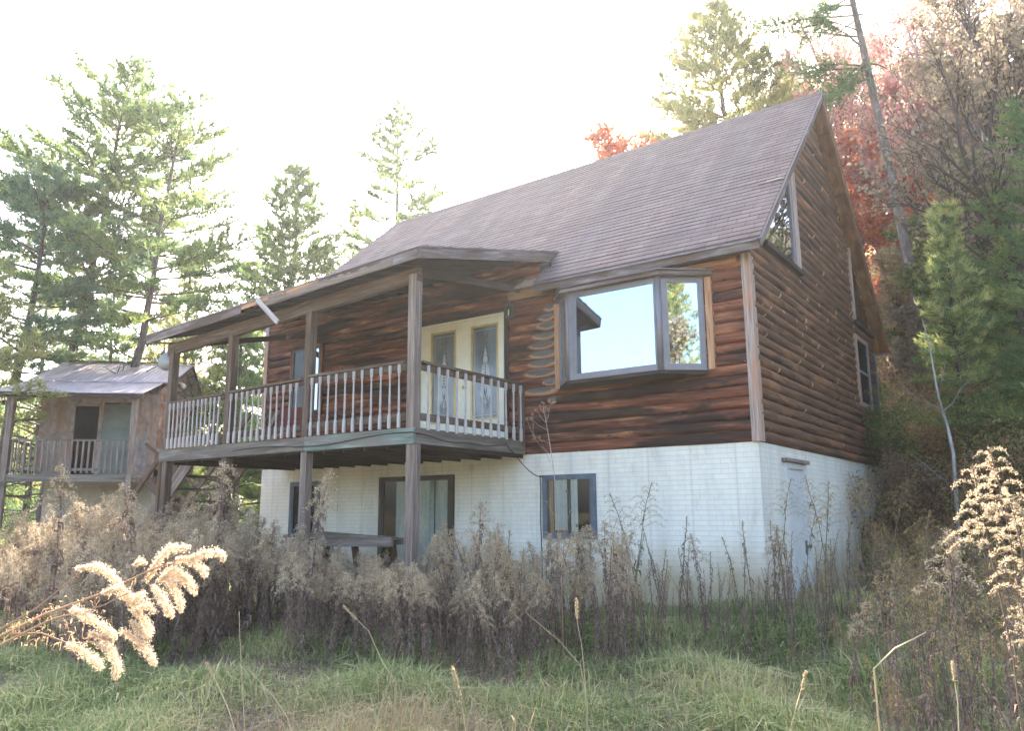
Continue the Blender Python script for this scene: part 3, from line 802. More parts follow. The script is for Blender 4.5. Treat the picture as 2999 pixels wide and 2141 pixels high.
def bay_sec(p, q, name, pane_mat, fw0=.045, fw1=.045, back=True):
    p = Vector((*p, 0)); q = Vector((*q, 0)); d = (q-p); Lh = d.length; d.normalize(); n = Vector((d.y, -d.x, 0))
    fr = MB(); z0, z1 = ZB, ZT
    def bx(a, c, za, zb, t0, t1, bld):
        ctr = p+d*(a+c)/2+n*(t0+t1)/2+Vector((0, 0, (za+zb)/2))
        X = d*(c-a)/2; Z = Vector((0, 0, (zb-za)/2)); Y = n*(t1-t0)/2
        bld.obox(ctr, Z, X, Y) if (zb-za) > (c-a) else bld.obox(ctr, X, Y, Z)
    bx(0, fw0, z0, z1, -.05, 0, fr); bx(Lh-fw1, Lh, z0, z1, -.05, 0, fr); bx(fw0, Lh-fw1, z0, z0+.06, -.05, -.001, fr); bx(fw0, Lh-fw1, z1-.05, z1, -.05, -.001, fr)
    # inner sash, slightly set back
    i0, i1 = fw0, Lh-fw1
    bx(i0, i0+.035, z0+.06, z1-.05, -.045, -.008, fr); bx(i1-.035, i1, z0+.06, z1-.05, -.045, -.008, fr)
    bx(i0+.035, i1-.035, z0+.06, z0+.085, -.045, -.008, fr); bx(i0+.035, i1-.035, z1-.075, z1-.05, -.045, -.008, fr)
    fr.build('window_frame', M['alu'], bay)
    g = MB(); bx(i0+.036, i1-.036, z0+.086, z1-.076, -.03, -.026, g); g.build(name, pane_mat, bay)
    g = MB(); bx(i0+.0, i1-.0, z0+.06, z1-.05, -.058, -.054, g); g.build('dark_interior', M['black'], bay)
bay_sec(A[0], A[1], 'window_pane', M['mirror_glass'], .04, .04)
bay_sec(A[1], A[2], 'window_pane', M['mirror_glass'], .10, .04)
bay_sec(A[2], A[3], 'window_pane', M['mirror_glass'], .10, .04)
b = MB(); b.tube([(-2.535, -.445, ZB), (-2.535, -.445, ZT)], .03, 8); b.build('corner_mullion', M['alu'], bay); b = MB(); b.tube([(-1.095, -.445, ZB), (-1.095, -.445, ZT)], .045, 8); b.build('corner_mullion', M['alu'], bay)
b = MB(); b.box(-2.99, -2.905, -.085, 0, .955, 2.27); b.build('bay_trim', M['trim_wood'], bay); b = MB(); b.box(-.575, -.485, -.085, 0, .985, 2.26); b.build('bay_trim', M['trim_wood'], bay)
b = MB(); b.box(-1.7, -.12, -.07, -.045, 2.40, 2.47); b.build('eave_trim', M['trim_wood'], house)

# ---- gable windows
def poly_prism_x(b, pts, x0, x1):
    b.prism([(x0, y, z) for y, z in pts], (x1-x0, 0, 0))
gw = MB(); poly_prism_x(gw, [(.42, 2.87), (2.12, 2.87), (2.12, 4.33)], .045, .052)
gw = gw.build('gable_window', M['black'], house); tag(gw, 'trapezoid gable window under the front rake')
b = MB(); poly_prism_x(b, [(.50, 2.88), (2.12, 2.88), (2.12, 4.30)], .060, .064); b.build('window_pane', M['glass_mid'], gw)
b = MB(); b.box(.03, .085, 2.10, 2.19, 2.87, 4.33); b.build('window_frame', M['alu'], gw)
b = MB(); b.box(.03, .095, 2.19, 2.45, 2.85, 4.55); b.build('casing', M['corner_wood'], gw)
b = MB(); b.box(.03, .12, .62, 2.47, 2.79, 2.865); b.build('window_sill', M['dark_wood'], gw)
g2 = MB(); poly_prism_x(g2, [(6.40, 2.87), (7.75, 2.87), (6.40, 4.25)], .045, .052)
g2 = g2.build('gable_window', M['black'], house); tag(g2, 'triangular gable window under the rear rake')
b = MB(); poly_prism_x(b, [(6.42, 2.88), (7.72, 2.88), (6.42, 4.2)], .060, .064); b.build('window_pane', M['glass_mid'], g2)
b = MB(); b.box(.03, .085, 6.28, 6.40, 2.83, 4.35); b.build('casing', M['corner_wood'], g2)
b = MB(); b.box(.03, .11, 6.28, 8.0, 2.77, 2.85); b.build('window_sill', M['dark_wood'], g2)
sw = MB()
sw.box(.03, .08, 6.17, 6.28, 1.12, 2.55); sw.box(.03, .08, 7.22, 7.33, 1.12, 2.55); sw.box(.03, .08, 6.28, 7.22, 1.12, 1.20); sw.box(.03, .08, 6.28, 7.22, 2.47, 2.55)
sw = sw.build('side_window', M['corner_wood'], house)
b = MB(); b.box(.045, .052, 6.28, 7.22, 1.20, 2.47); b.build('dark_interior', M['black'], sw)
b = MB(); b.box(.052, .075, 6.28, 6.33, 1.20, 2.47); b.box(.052, .075, 7.17, 7.22, 1.20, 2.47); b.box(.052, .072, 6.33, 7.17, 1.81, 1.85); b.build('window_frame', M['blue_frame'], sw)
b = MB(); b.box(.060, .064, 6.33, 7.17, 1.21, 2.46); b.build('window_pane', M['glass'], sw)

# ---- basement windows and doors
def folds(b, x0, x1, z0, z1, y, amp=.006, n=9):
    k = n*4; pts = []
    for i in range(k+1):
        t = i/k; pts.append((x0+(x1-x0)*t, y-amp*math.sin(t*n*2*math.pi)-amp))
    for i in range(k):
        (xa, ya), (xb, yb) = pts[i], pts[i+1]
        b.face([(xa, ya, z0), (xb, yb, z0), (xb, yb, z1), (xa, ya, z1)], sm=True)
def bas_win(name, x0, x1, z0, z1, fw, fm, label, curt, mull, inner=None, th=.05):
    w = MB()
    w.box(x0, x0+fw, -th, 0, z0, z1); w.box(x1-fw, x1, -th, 0, z0, z1); w.box(x0+fw, x1-fw, -th, 0, z1-fw, z1); w.box(x0+fw, x1-fw, -th, 0, z0, z0+fw)
    w = w.build(name, fm, house); w['label'] = label
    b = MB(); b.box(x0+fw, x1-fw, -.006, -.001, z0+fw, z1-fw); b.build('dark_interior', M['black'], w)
    for (a, c) in curt:
        b = MB(); folds(b, a, c, z0+fw, z1-fw, -.008, .005, max(2, int((c-a)/.09))); b.build('curtain', M['curtain'], w)
    b = MB()
    for mx in mull: b.box(mx-.02, mx+.02, -th+.006, -.026, z0+fw, z1-fw)
    for (a, c) in ((x0+fw, x0+fw+.03), (x1-fw-.03, x1-fw)): b.box(a, c, -th+.008, -.026, z0+fw, z1-fw)
    b.build('sash', fm if inner is None else inner, w)
    b = MB(); b.box(x0+fw+.03, x1-fw-.03, -.0295, -.0265, z0+fw, z1-fw); b.build('window_pane', M['glass'], w)
    return w
w1 = bas_win('basement_window', -3.27, -2.375, -1.26, -.33, .075, M['blue_frame'], 'sliding basement window with white curtains in a dark blue frame', [(-3.08, -2.84), (-2.80, -2.68)], [-2.82], M['alu_dark'])
b = MB(); b.box(-3.19, -3.09, -.026, -.018, -1.18, -.41); b.box(-3.09, -2.84, -.0258, -.018, -1.18, -1.14); b.build('bare_wood_edge', M['trim_wood'], w1)
bas_win('sliding_glass_door', -6.67, -5.0, -2.42, -.26, .085, M['brown_frame'], 'dark brown framed sliding glass door with long pale curtains', [(-6.28, -5.90), (-5.78, -5.42), (-5.40, -5.10)], [-5.84])
bas_win('basement_window', -9.04, -8.23, -1.3, -.28, .08, M['blue_frame'], 'dark basement window behind the second deck post', [], [-8.64])
sd = MB()
sd.box(0, .045, 1.00, 1.10, -2.6, -.22); sd.box(0, .045, 1.86, 1.96, -2.6, -.22); sd.box(0, .045, 1.10, 1.86, -.30, -.22)
sd = sd.build('basement_door', M['door_white'], house)
b = MB(); b.box(.002, .02, 1.10, 1.86, -2.6, -.30); b.build('door_panel', M['door_white'], sd)
b = MB(); b.box(0, .085, .93, 2.05, -.215, -.165); b.build('drip_cap', M['grey_wood'], sd)
b = MB(); b.lathe((.02, 1.78, -1.38), [(0, .03), (.01, .03), (.012, .014), (.04, .014), (.045, .032), (.075, .028)], 10, (1, 0, 0)); b.box(.02, .03, 1.74, 1.81, -1.5, -1.30); b.build('door_knob', M['iron'], sd)

# ---- black cable from deck rim to basement window
pts = []
for t in np.linspace(0, 1, 26):
    x = -7.3+t*3.73; pts.append((x, DY-.012, .085+.028*math.sin(t*9)+.045*t-.06*math.sin(t*3.14)*.3))
for t in np.linspace(0, 1, 22):
    pts.append((DX1+.012, DY+.02+t*2.0, .13-.06*math.sin(t*3)-.015*t+.012*math.sin(t*14)))
for t in np.linspace(0, 1, 16)[1:]:
    pts.append((DX1+.012+t*.30, -.56+t*.50, .09-.45*math.sin(t*math.pi/2)**1.2+.0))
for t in np.linspace(0, 1, 8)[1:]: pts.append((-3.25-.0+(-.05)*t, -.06, -.36+.03*t))
pts += [(-3.31, -.03, -.5), (-3.32, -.03, -1.0), (-3.30, -.03, -1.6), (-3.31, -.03, -2.3)]
b = MB(); b.tube(pts, .0075, 5); b.build('cable', M['cable'], house)

# ================================================================== OTHER THINGS
def xf(o_, rdir, ndir):
    o_ = Vector(o_); rdir = Vector(rdir); ndir = Vector(ndir)
    return Matrix(((rdir.x, ndir.x, 0, o_.x), (rdir.y, ndir.y, 0, o_.y), (0, 0, 1, o_.z), (0, 0, 0, 1)))

# ---- shed: local axes x along its front (towards the house), y inward, z up
shed = empty('shed_cabin', (-16.81, 1.25, 0), R_(45))
tag(shed, 'small weathered plywood cabin with a rusty metal roof and front porch left of the house', 'shed')
g0 = -2.9
b = MB(); b.box(-3.0, -2.12, 1.32, 1.40, .15, 2.5); b.box(-1.50, -1.40, 1.32, 1.40, .15, 2.5); b.box(-.62, .04, 1.32, 1.40, .15, 2.5); b.box(-2.12, -1.5, 1.32, 1.40, 2.14, 2.5); b.box(-1.4, -.62, 1.32, 1.40, 2.25, 2.5)
b.box(-3.0, -2.92, 1.40, 6.2, .15, 2.6)
b.build('cabin_wall', M['shed_ply'], shed)
b = MB(); b.prism([(.0, 1.40, .40), (.0, 6.2, .40), (.0, 6.2, 2.7), (.0, 4.0, 3.72), (.0, 1.40, 2.62)], (.05, 0, 0))
for k in range(12): b.box(.052, .064, 1.45+k*.4, 1.458+k*.4, .4, 2.6)
o = b.build('cabin_wall', M['shed_red'], shed); tag(o, 'reddish board side wall')
b = MB(); b.box(-2.9, 0, 6.12, 6.2, .15, 2.6); b.build('cabin_wall', M['shed_ply'], shed)
b = MB(); b.box(-2.12, -1.50, 1.45, 1.50, .2, 2.14); b.box(-2.9, 0, 3.6, 3.65, .2, 2.6); b.build('dark_doorway', M['black'], shed)
b = MB()
for i in range(9):
    z = .22+i*.22; b.box(-1.395, -.625, 1.335+.004*math.sin(i*2), 1.36, z, z+.222)
b.build('boarded_window', plain('dull green tarp panel', (.10,.13,.12), .5, 0, .5, 2, .5, .6), shed)
# roof: upper main sheets and lower porch sheets
def shq(b, x0, x1, y0, z0, y1, z1, n=1):
    L2 = math.hypot(y1-y0, z1-z0)
    b.face([(x0, y0, z0), (x1, y0, z0), (x1, y1, z1), (x0, y1, z1)], [(x0, 0), (x1, 0), (x1, L2), (x0, L2)])
    b.face([(x0, y1, z1-.03), (x1, y1, z1-.03), (x1, y0, z0-.03), (x0, y0, z0-.03)], [(x0, 0), (x1, 0), (x1, L2), (x0, L2)])
    b.face([(x0, y0, z0-.03), (x1, y0, z0-.03), (x1, y0, z0), (x0, y0, z0)]); b.face([(x1, y0, z0-.03), (x1, y1, z1-.03), (x1, y1, z1), (x1, y0, z0)])
b = MB(); shq(b, -3.5, .08, -.35, 2.30, 1.5, 2.86); shq(b, -3.45, .33, 1.42, 2.88, 4.0, 3.87)
shq(b, -3.45, .33, 4.0, 3.87, 6.6, 2.72)
b.build('metal_roof', M['shed_roof'], shed)
b = MB(); b.beam((-3.5, -.30, 2.21), (.08, -.30, 2.21), .04, .12); b.build('eave_board', M['dark_wood'], shed); b = MB(); b.beam((.30, 1.5, 2.79), (.30, 4.0, 3.78), .03, .10); b.beam((.30, 4.0, 3.78), (.30, 6.5, 2.66), .03, .10); b.beam((-3.4, 4.0, 3.90), (.34, 4.0, 3.90), .16, .015)
b.build('roof_trim', M['dark_wood'], shed)
for (x, y) in ((-3.18, -.06), (-.17, -.06)):
    b = MB(); b.beam((x, y, -2.9), (x, y, 2.22), .14, .14, up=(0, 1, 0)); b.build('porch_post', M['grey_wood'], shed)
b = MB(); b.box(-3.35, .0, -.10, -.05, -.02, .17); b.box(-3.35, .0, -.05, 1.32, .12, .17); b.box(-.05, .0, -.05, 1.32, -.02, .12); b.build('porch_deck', M['rim_wood'], shed)
b = MB(); b.box(-3.12, -.24, -.09, -.03, 1.03, 1.08); b.box(-3.12, -.24, -.08, -.04, .26, .33)
b.box(-3.22, -3.17, .0, 1.3, 1.03, 1.08); b.box(-3.22, -3.17, .0, 1.3, .26, .33); sr = b.build('porch_railing', M['rim_wood'], shed)
for i in range(20):
    b = MB(); x = -3.02+i*.14; b.box(x-.022, x+.022, -.115, -.085, .2, 1.04); b.build('baluster', M['grey_wood'], sr)
for i in range(8):
    b = MB(); y = .12+i*.155; b.box(-3.24, -3.215, y-.02, y+.02, .2, 1.04); b.build('baluster', M['grey_wood'], sr)
b = MB(); b.box(-2.8, .0, 1.5, 6.0, -3.4, .12); b.build('block_base', M['concrete'], shed)
b = MB()
for s in (.15, 1.05): b.beam((s*.0+.1, s, .1), (1.9+.1, s, -1.6), .05, .22)
for i in range(8): b.box(.15+i*.24, .42+i*.24, .12, 1.08, .0-i*.215, .035-i*.215)
b.beam((.12, .1, 1.0), (2.1, .1, -.65), .05, .09); b.beam((2.1, .1, -1.8), (2.1, .1, -.6), .07, .07, up=(0, 1, 0)); b.beam((.9, .1, -.9), (.9, .1, .3), .07, .07, up=(0, 1, 0))
b.build('porch_steps', M['post_wood'], shed)
b = MB(); b.obox((.25, 3.0, 3.05), (.06, 0, 0), (0, .05, 0), (0, 0, .04)); b.tube([(.1, 3.0, 3.1), (.25, 2.96, 3.06), (.34, 2.9, 2.98)], [.02, .05, .07], 8); b.build('floodlight', M['white_paint'], shed)

# ---- wooden steps from the left end of the deck
stp = empty('wooden_steps', (-9.36, -1.4, 0)); tag(stp, 'old wooden steps with open treads going down from the left end of the deck', 'steps')
b = MB()
b.beam((0, -.55, .10), (-2.9, -.55, -2.5), .045, .25); b.build('stringer', M['grey_wood'], stp)
b = MB(); b.beam((0, .55, .10), (-2.9, .55, -2.5), .045, .25); b.build('stringer', M['grey_wood'], stp)
for i in range(11):
    b = MB(); b.box(-.30-i*.245, -.02-i*.245, -.52, .52, .0-i*.22, .04-i*.22); b.build('tread', M['rim_wood'], stp)
for s in (-.6, .6):
    b = MB(); b.beam((0, s, 1.0), (-2.5, s, -1.25), .05, .09)
    for t in (.35, .95): b.beam((-2.5*t, s, .9-2.25*t-1.1), (-2.5*t, s, .98-2.25*t), .07, .07, up=(0, 1, 0))
    b.build('hand_rail', M['post_wood'], stp)

# ---- satellite dish behind the leftmost porch post
dsh = empty('satellite_dish', (-9.53, -2.42, 1.50)); tag(dsh, 'round light grey satellite dish on a short pole behind the leftmost porch post', 'satellite dish')
b = MB(); prof = []
for i in range(9): t = i/8; prof.append((-.06+.075*t*t, 0.02+.16*t))
prof += [(.012, .182)]
b.lathe((0, 0, .28), prof, 24, (.62, -.76, .18)); b.build('reflector', M['dish'], dsh)
b = MB(); b.tube([(.03, .03, .25), (.03, .05, .05), (.03, .05, -.35)], .02, 8); b.box(.0, .32, .02, .06, -.2, -.16); b.box(.0, .32, .02, .06, -.32, -.28); b.build('mount_pole', M['iron'], dsh)
b = MB(); b.tube([(.02, 0, .12), (.16, -.28, .12), (.14, -.34, .22)], .005, 6); b.obox((.14, -.35, .24), (.018, 0, 0), (0, .018, 0), (0, 0, .03)); b.build('feed_arm', M['dish'], dsh)

# ---- things on the deck
ch = empty('old_chair', (-8.35, -.75, DZ), R_(25)); tag(ch, 'dull red old chair against the log wall at the left part of the deck', 'chair')
b = MB(); b.box(-.24, .24, -.24, .22, .40, .48); b.build('seat', M['chair_red'], ch)
b = MB(); b.box(-.24, .24, .18, .25, .46, .86); b.build('backrest', M['chair_red'], ch)
for x in (-.21, .21):
    for y in (-.2, .2):
        b = MB(); b.tube([(x, y, 0), (x, y, .41)], .016, 6); b.build('leg', M['dark_wood'], ch)
for i, (x, y, dx, dz, lb) in enumerate(((-8.95, -2.05, .42, .72, 'broken grey board leaning inside the railing of the leftmost bay'), (-7.15, -2.2, .34, .52, 'short pale board leaning inside the railing of the second bay'))):
    b = MB(); b.beam((x, y, DZ+.02), (x+dx, y+.05, DZ+dz), .02, .06); b.beam((x+.05, y+.05, DZ+.03), (x+.38, y+.10, DZ+.18), .02, .06)
    o = b.build('leaning_board', M['grey_wood'], None, label=lb, cat='board')
# ---- collapsed table in the weeds
tb = empty('wooden_table', (-5.75, -1.55, 0), R_(4)); tag(tb, 'old plank table sunk in tall weeds in front of the basement wall', 'table')
b = MB()
for i in range(4): b.beam((-.95+.05*i, -.36+.2*i, -1.21+.012*i), (.90-.04*i, -.34+.2*i, -1.20-.02*i), .17, .035)
b.build('table_top', M['mossy'], tb)
b = MB(); b.beam((-.85, -.38, -1.30), (1.15, -.40, -1.27), .05, .12); b.beam((-.85, .26, -1.30), (.85, .26, -1.28), .04, .10); b.build('apron', M['grey_wood'], tb)
for (x, y, dx) in ((-.7, -.3, -.2), (.35, -.3, .30), (-.7, .25, -.2), (.6, .25, .25)):
    b = MB(); b.beam((x+dx, y, -2.7), (x, y, -1.25), .06, .09, up=(0, 1, 0)); b.build('leg', M['post_wood'], tb)

# ---- tumbled retaining blocks on the bank right of the basement
rng_ = random.Random(4)
for i, (px, dist, py, sx_, sz_) in enumerate(((2700, 16.6, 1640, .34, .12), (2725, 16.3, 1690, .30, .14), (2672, 16.9, 1600, .26, .10), (2640, 16.8, 1655, .16, .30), (2745, 16.9, 1590, .30, .09))):
    x, y = bear(px, dist); z = elev(px, py, dist)
    b = MB(); a = rng_.uniform(-.2, .2)
    b.obox((0, 0, 0), (sx_*math.cos(a), sx_*math.sin(a), .02), (-.16*math.sin(a), .16*math.cos(a), 0), (0, 0, sz_))
    o = b.build('stone_block', M['stone'] if i != 3 else M['grey_wood'], None, label=['long dark block at the top right of the tumbled stack on the bank', 'lower block of the tumbled stack in the shrubs', 'upper left block of the tumbled stack on the bank', 'upright grey block beside the basement wall end', 'flat block at the back of the tumbled stack'][i], cat='stone block', group='tumbled retaining blocks')
    o.location = (x, y, z)
    md = o.modifiers.new('bev', 'BEVEL'); md.width = .03; md.segments = 2

# ================================================================== VEGETATION
def unit(a): return a/np.maximum(np.linalg.norm(a, axis=-1, keepdims=True), 1e-9)

def tufts(rng, C, Dr, size, k, w, spread=.8, lift=.15):
    """k thin needles per tuft centre, pointing roughly along Dr"""
    C = np.repeat(C, k, 0); Dr = np.repeat(Dr, k, 0); n = len(C)
    size = np.repeat(np.broadcast_to(size, (n//k,)), k) if np.ndim(size) else np.full(n, size)
    d = unit(Dr*.7 + rng.normal(0, spread*.6, (n, 3)) + np.array([0, 0, lift]))
    l = size*rng.uniform(.6, 1.15, n)
    s = unit(np.cross(d, rng.normal(0, 1, (n, 3))))*(w*rng.uniform(.7, 1.3, n))[:, None]
    base = C + rng.normal(0, .15, (n, 3))*size[:, None]
    return np.stack([base-s, base+s, base+d*l[:, None]], 1)

def tree_root(name, x, y, label, cat, group=None, rz=0, sc=1.0, z=None, sink=.25):
    r = empty(name, (x, y, float(hgt(x, y))-sink if z is None else z), rz, sc)
    tag(r, label, cat, group); return r

def pine_meshes(seed, Ht, R, base=.25, dens=1.0, r0=.2, lean=(0, 0), droop=.0, top_sharp=.9, mat='pine', needle=.22, kk=7, dead=.0, irregular=.35, bark='bark_dark', nw=.016, gap=.0, tipb=.10):
    """white-pine like crown in loose horizontal layers; returns trunk MB mesh and crown soup mesh"""
    rng = np.random.default_rng(seed); T = MB()
    zs = np.linspace(0, Ht, 14)
    bend = np.cumsum(rng.normal(0, .010*Ht, (14, 2)), 0)*.35
    bend[0] = 0
    trunk = [Vector((lean[0]*(z/Ht)**1.3+bend[i, 0], lean[1]*(z/Ht)**1.3+bend[i, 1], z)) for i, z in enumerate(zs)]
    T.tube(trunk, [r0*(1-z/Ht)**.8+.012 for z in zs], 8)
    def at(z):
        t = np.clip(z/Ht*13, 0, 12.999); i = int(t); f = t-i
        return np.array(trunk[i].lerp(trunk[i+1], f))
    Cs = []; Ds = []; Ss = []; tone = []
    z = base*Ht*(.45 if dead else 1)
    while z < Ht*.985:
        t = (z/Ht-base)/(1-base)
        isdead = t < 0
        tt = max(0, t)
        prof = (1-tt)**top_sharp*min(1, .45+tt*2.2) if t >= 0 else .55
        nb = rng.integers(3, 6)
        a0 = rng.uniform(0, 6.28)
        for j in range(nb):
            if gap and rng.random() < gap: continue
            a = a0+j*6.283/nb+rng.normal(0, .3)
            Lb = max(.25, R*prof*rng.uniform(1-irregular, 1.12))
            rise = (.10+.75*tt**1.6-droop*(1-tt))+rng.normal(0, .08)
            p = at(z+rng.uniform(-.15, .15)); d = np.array([math.cos(a), math.sin(a), rise]); d /= np.linalg.norm(d)
            n = 6; pts = []
            for i in range(n+1):
                s = i/n; pts.append(p+d*Lb*s+np.array([0, 0, (.10*s*s-.06*s)*Lb]))
            rb = max(.010, min(.055, Lb*.016)*(r0/.2)**.5)
            T.tube(pts, [rb*(1-.8*i/n) for i in range(n+1)], 4, caps=False)
            if isdead:
                for _ in range(3):
                    q = pts[rng.integers(2, n)]; e = d+rng.normal(0, .6, 3)
                    T.tube([q, q+e*Lb*.25], [rb*.5, .004], 3, caps=False)
                continue
            side = unit(np.cross(d, [0, 0, 1.0]))
            start = .30 if Lb > 1.0 else .05
            m = max(3, int(Lb*3.6*dens))
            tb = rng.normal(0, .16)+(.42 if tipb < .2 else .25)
            for i in range(m):
                s = start+(1-start)*(i+rng.random())/m
                q = p+d*Lb*s+np.array([0, 0, (.10*s*s-.06*s)*Lb])
                sg = -1 if i % 2 else 1
                ls = min(Lb*.42, (.22+.55*(1-abs(s-.6)))*Lb*.36)+.1
                e = unit(d*.75+side*sg*rng.uniform(.4, 1)+np.array([0, 0, rng.normal(.06, .12)]))
                nt_ = max(2, int(ls/(needle*.55)))
                ks = (np.arange(nt_)+1)/nt_
                Cs.append(q+e*ls*ks[:, None]); Ds.append(np.repeat(e[None]+np.array([[0, 0, .3]]), nt_, 0)); Ss.append(np.full(nt_, needle*rng.uniform(.8, 1.2)))
                tone.append(np.clip(tb+rng.normal(0, .14, nt_)+tipb*ks**(1 if tipb < .2 else 3)*(1 if tipb < .2 else tt**.5*1.3), 0, 1))  # a large tipb paints sunlit branch tips, stronger towards the treetop
                if Lb > 1.5 and i % 2 == 0: T.tube([q, q+e*ls], [rb*.35, .004], 3, caps=False)
            Cs.append(pts[-1][None]); Ds.append(d[None]); Ss.append(np.array([needle])); tone.append(np.array([tb+.1]))
        z += rng.uniform(.028, .05)*Ht*(.55+.6*(1-tt))/max(.6, dens**.5)
    C = np.concatenate(Cs); Dr = np.concatenate(Ds); S = np.concatenate(Ss); tn = np.concatenate(tone)
    tr = tufts(rng, C, Dr, S, kk, nw, .95, .25)
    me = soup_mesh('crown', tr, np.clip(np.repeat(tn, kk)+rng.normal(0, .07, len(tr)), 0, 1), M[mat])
    tm = T.mesh('trunk'); tm.materials.append(M[bark])
    return tm, me

def put_tree(root, tm, cm, crown_name='crown'):
    a = bpy.data.objects.new('trunk', tm); COL.objects.link(a); a.parent = root
    if cm:
        c = bpy.data.objects.new(crown_name, cm); COL.objects.link(c); c.parent = root

def deciduous(seed, Ht, r0=.12, spread=.55, levels=5, leaves=0.0, leaf=.07, mat='tan_leaf', bark='bark', first=.35, lean=(0, 0), lmin=2, tw=3, jitter=.28, tone0=.5, nleaf=6):
    rng = np.random.default_rng(seed); T = MB(); LC = []; LT = []
    def grow(p, d, L_, r, lev):
        n = 4 if lev < 2 else 3
        pts = [p]; q = p.copy(); dd = d.copy()
        for i in range(n):
            dd = unit(dd+rng.normal(0, .09+.03*lev, 3)+np.array([0, 0, .05])); q = q+dd*L_/n; pts.append(q)
        T.tube(pts, [max(.003, r*(1-.42*i/n)) for i in range(n+1)], 7 if lev == 0 else 4 if lev < 3 else 3, caps=False)
        if lev >= lmin and leaves:
            k = int(nleaf*leaves*(1+lev*.3)); s = rng.random(k)
            idx = np.minimum((s*n).astype(int), n-1); P = np.array(pts)
            LC.append(P[idx]+(P[idx+1]-P[idx])*rng.random((k, 1))+rng.normal(0, .09*L_+.05, (k, 3)))
            LT.append(np.full(k, tone0+rng.normal(0, .16)))
        if lev >= levels: return
        nb = (6 if lev == 0 else tw+(rng.random() < .5))
        for j in range(nb):
            s = first+(1-first)*(j+rng.random()*.8)/nb if lev == 0 else rng.uniform(.3, 1)
            i = min(n-1, int(s*n)); bp = pts[i]+(pts[i+1]-pts[i])*(s*n-i)
            az = rng.uniform(0, 6.283); perp = unit(np.cross(dd, [math.cos(az), math.sin(az), .2]))
            nd = unit(dd*(1-spread*.55)+perp*spread*rng.uniform(.7, 1.2)+np.array([0, 0, .18]))
            grow(bp, nd, L_*rng.uniform(.45, .68)*(1 if lev else 1-.45*s+.05), r*(1-.42*s)*.58, lev+1)
        grow(pts[-1], dd, L_*.55, r*.56, lev+1)
    d0 = unit(np.array([lean[0]/Ht, lean[1]/Ht, 1.0]))
    grow(np.zeros(3), d0, Ht*.62, r0, 0)
    tm = T.mesh('trunk'); tm.materials.append(M[bark]); cm = None
    if leaves:
        C = np.concatenate(LC); tn = np.concatenate(LT); n = len(C)
        u = unit(rng.normal(0, 1, (n, 3))); v = unit(np.cross(u, rng.normal(0, 1, (n, 3))))
        s = leaf*rng.uniform(.6, 1.2, n)[:, None]
        t1 = np.stack([C-u*s*.5, C+v*s*.45, C+u*s*.6], 1); t2 = np.stack([C-u*s*.5, C+u*s*.6, C-v*s*.45+u*s*.1], 1)
        tone = np.clip(tn+rng.normal(0, .12, n), 0, 1)
        cm = soup_mesh('crown', np.concatenate([t1, t2]), np.concatenate([tone, tone]), M[mat])
    return tm, cm

# ---------------------------------------------------------------- trees left of and behind the house
def pine_at(px, dist, top_py, seed, label, name='pine_tree', group=None, **kw):
    x, y = bear(px, dist, max(top_py, 300)); g = float(hgt(x, y))-.3
    Ht = elev(px, top_py, dist)-g
    tm, cm = pine_meshes(seed, Ht, **kw)
    co_ = np.empty(len(cm.vertices)*3, np.float32); cm.vertices.foreach_get('co', co_)
    r = tree_root(name, x, y, label, 'tree', group, z=g, sc=Ht/float(np.percentile(co_.reshape(-1, 3)[:, 2], 99.9))); put_tree(r, tm, cm); return r
cr = (math.cos(YAW), math.sin(YAW))   # screen-right on the ground plan
pine_at(235, 30, 200, 11, 'tallest pine left of the house, dense dark crown above a long bare trunk', R=4.0, base=.50, dens=1.35, r0=.22, lean=(cr[0]*1.9, cr[1]*1.9), dead=1, mat='pine', irregular=.5, top_sharp=.42, kk=13, needle=.26, nw=.026)
pine_at(90, 27, 480, 12, 'leaning pine at the far left edge of the picture with many dead lower limbs', R=3.8, base=.48, dens=1.3, r0=.2, lean=(cr[0]*.6, cr[1]*.6), dead=1, mat='pine_blue', irregular=.5, top_sharp=.45, kk=12, needle=.26, nw=.026)
pine_at(-60, 25, 700, 13, 'pine with bare ragged limbs cut by the left edge of the picture', R=3.6, base=.42, dens=1.0, r0=.17, dead=1, mat='pine_yellow', irregular=.5, kk=8, needle=.25, nw=.02)
pine_at(430, 27, 280, 14, 'tall slender pine with open layered limbs just right of the tallest one', R=4.0, base=.42, dens=1.15, r0=.17, lean=(cr[0]*1.3, cr[1]*1.3), dead=1, mat='pine', irregular=.45, top_sharp=.6, kk=12, needle=.25, nw=.025)
pine_at(335, 30, 745, 15, 'short bluish pine standing behind the cabin roof', R=2.4, base=.10, dens=1.3, r0=.12, mat='pine_blue', irregular=.3, kk=10, needle=.22, nw=.02)
pine_at(560, 30, 720, 16, 'yellow green bushy pine between the cabin and the porch roof', R=3.6, base=.08, dens=1.1, r0=.13, mat='pine_yellow', irregular=.45, kk=9, needle=.26, nw=.02)
pine_at(882, 31, 480, 17, 'pointed green pine rising over the left part of the porch roof', R=4.2, base=.05, dens=1.4, r0=.15, mat='pine', irregular=.35, top_sharp=.62, kk=14, needle=.26, nw=.028)
pine_at(1142, 36, 312, 18, 'thin half dead pine with sparse tufts above the left end of the ridge', R=4.2, base=.25, dens=1.0, r0=.26, mat='pine', irregular=.45, top_sharp=.48, kk=15, needle=.30, nw=.036, gap=.12, bark='bark')
pine_at(1040, 40, 620, 19, 'low yellowish pine behind the left slope of the main roof', R=3.6, base=.05, dens=.9, r0=.13, mat='pine_yellow', irregular=.4, kk=8, needle=.28, nw=.022)
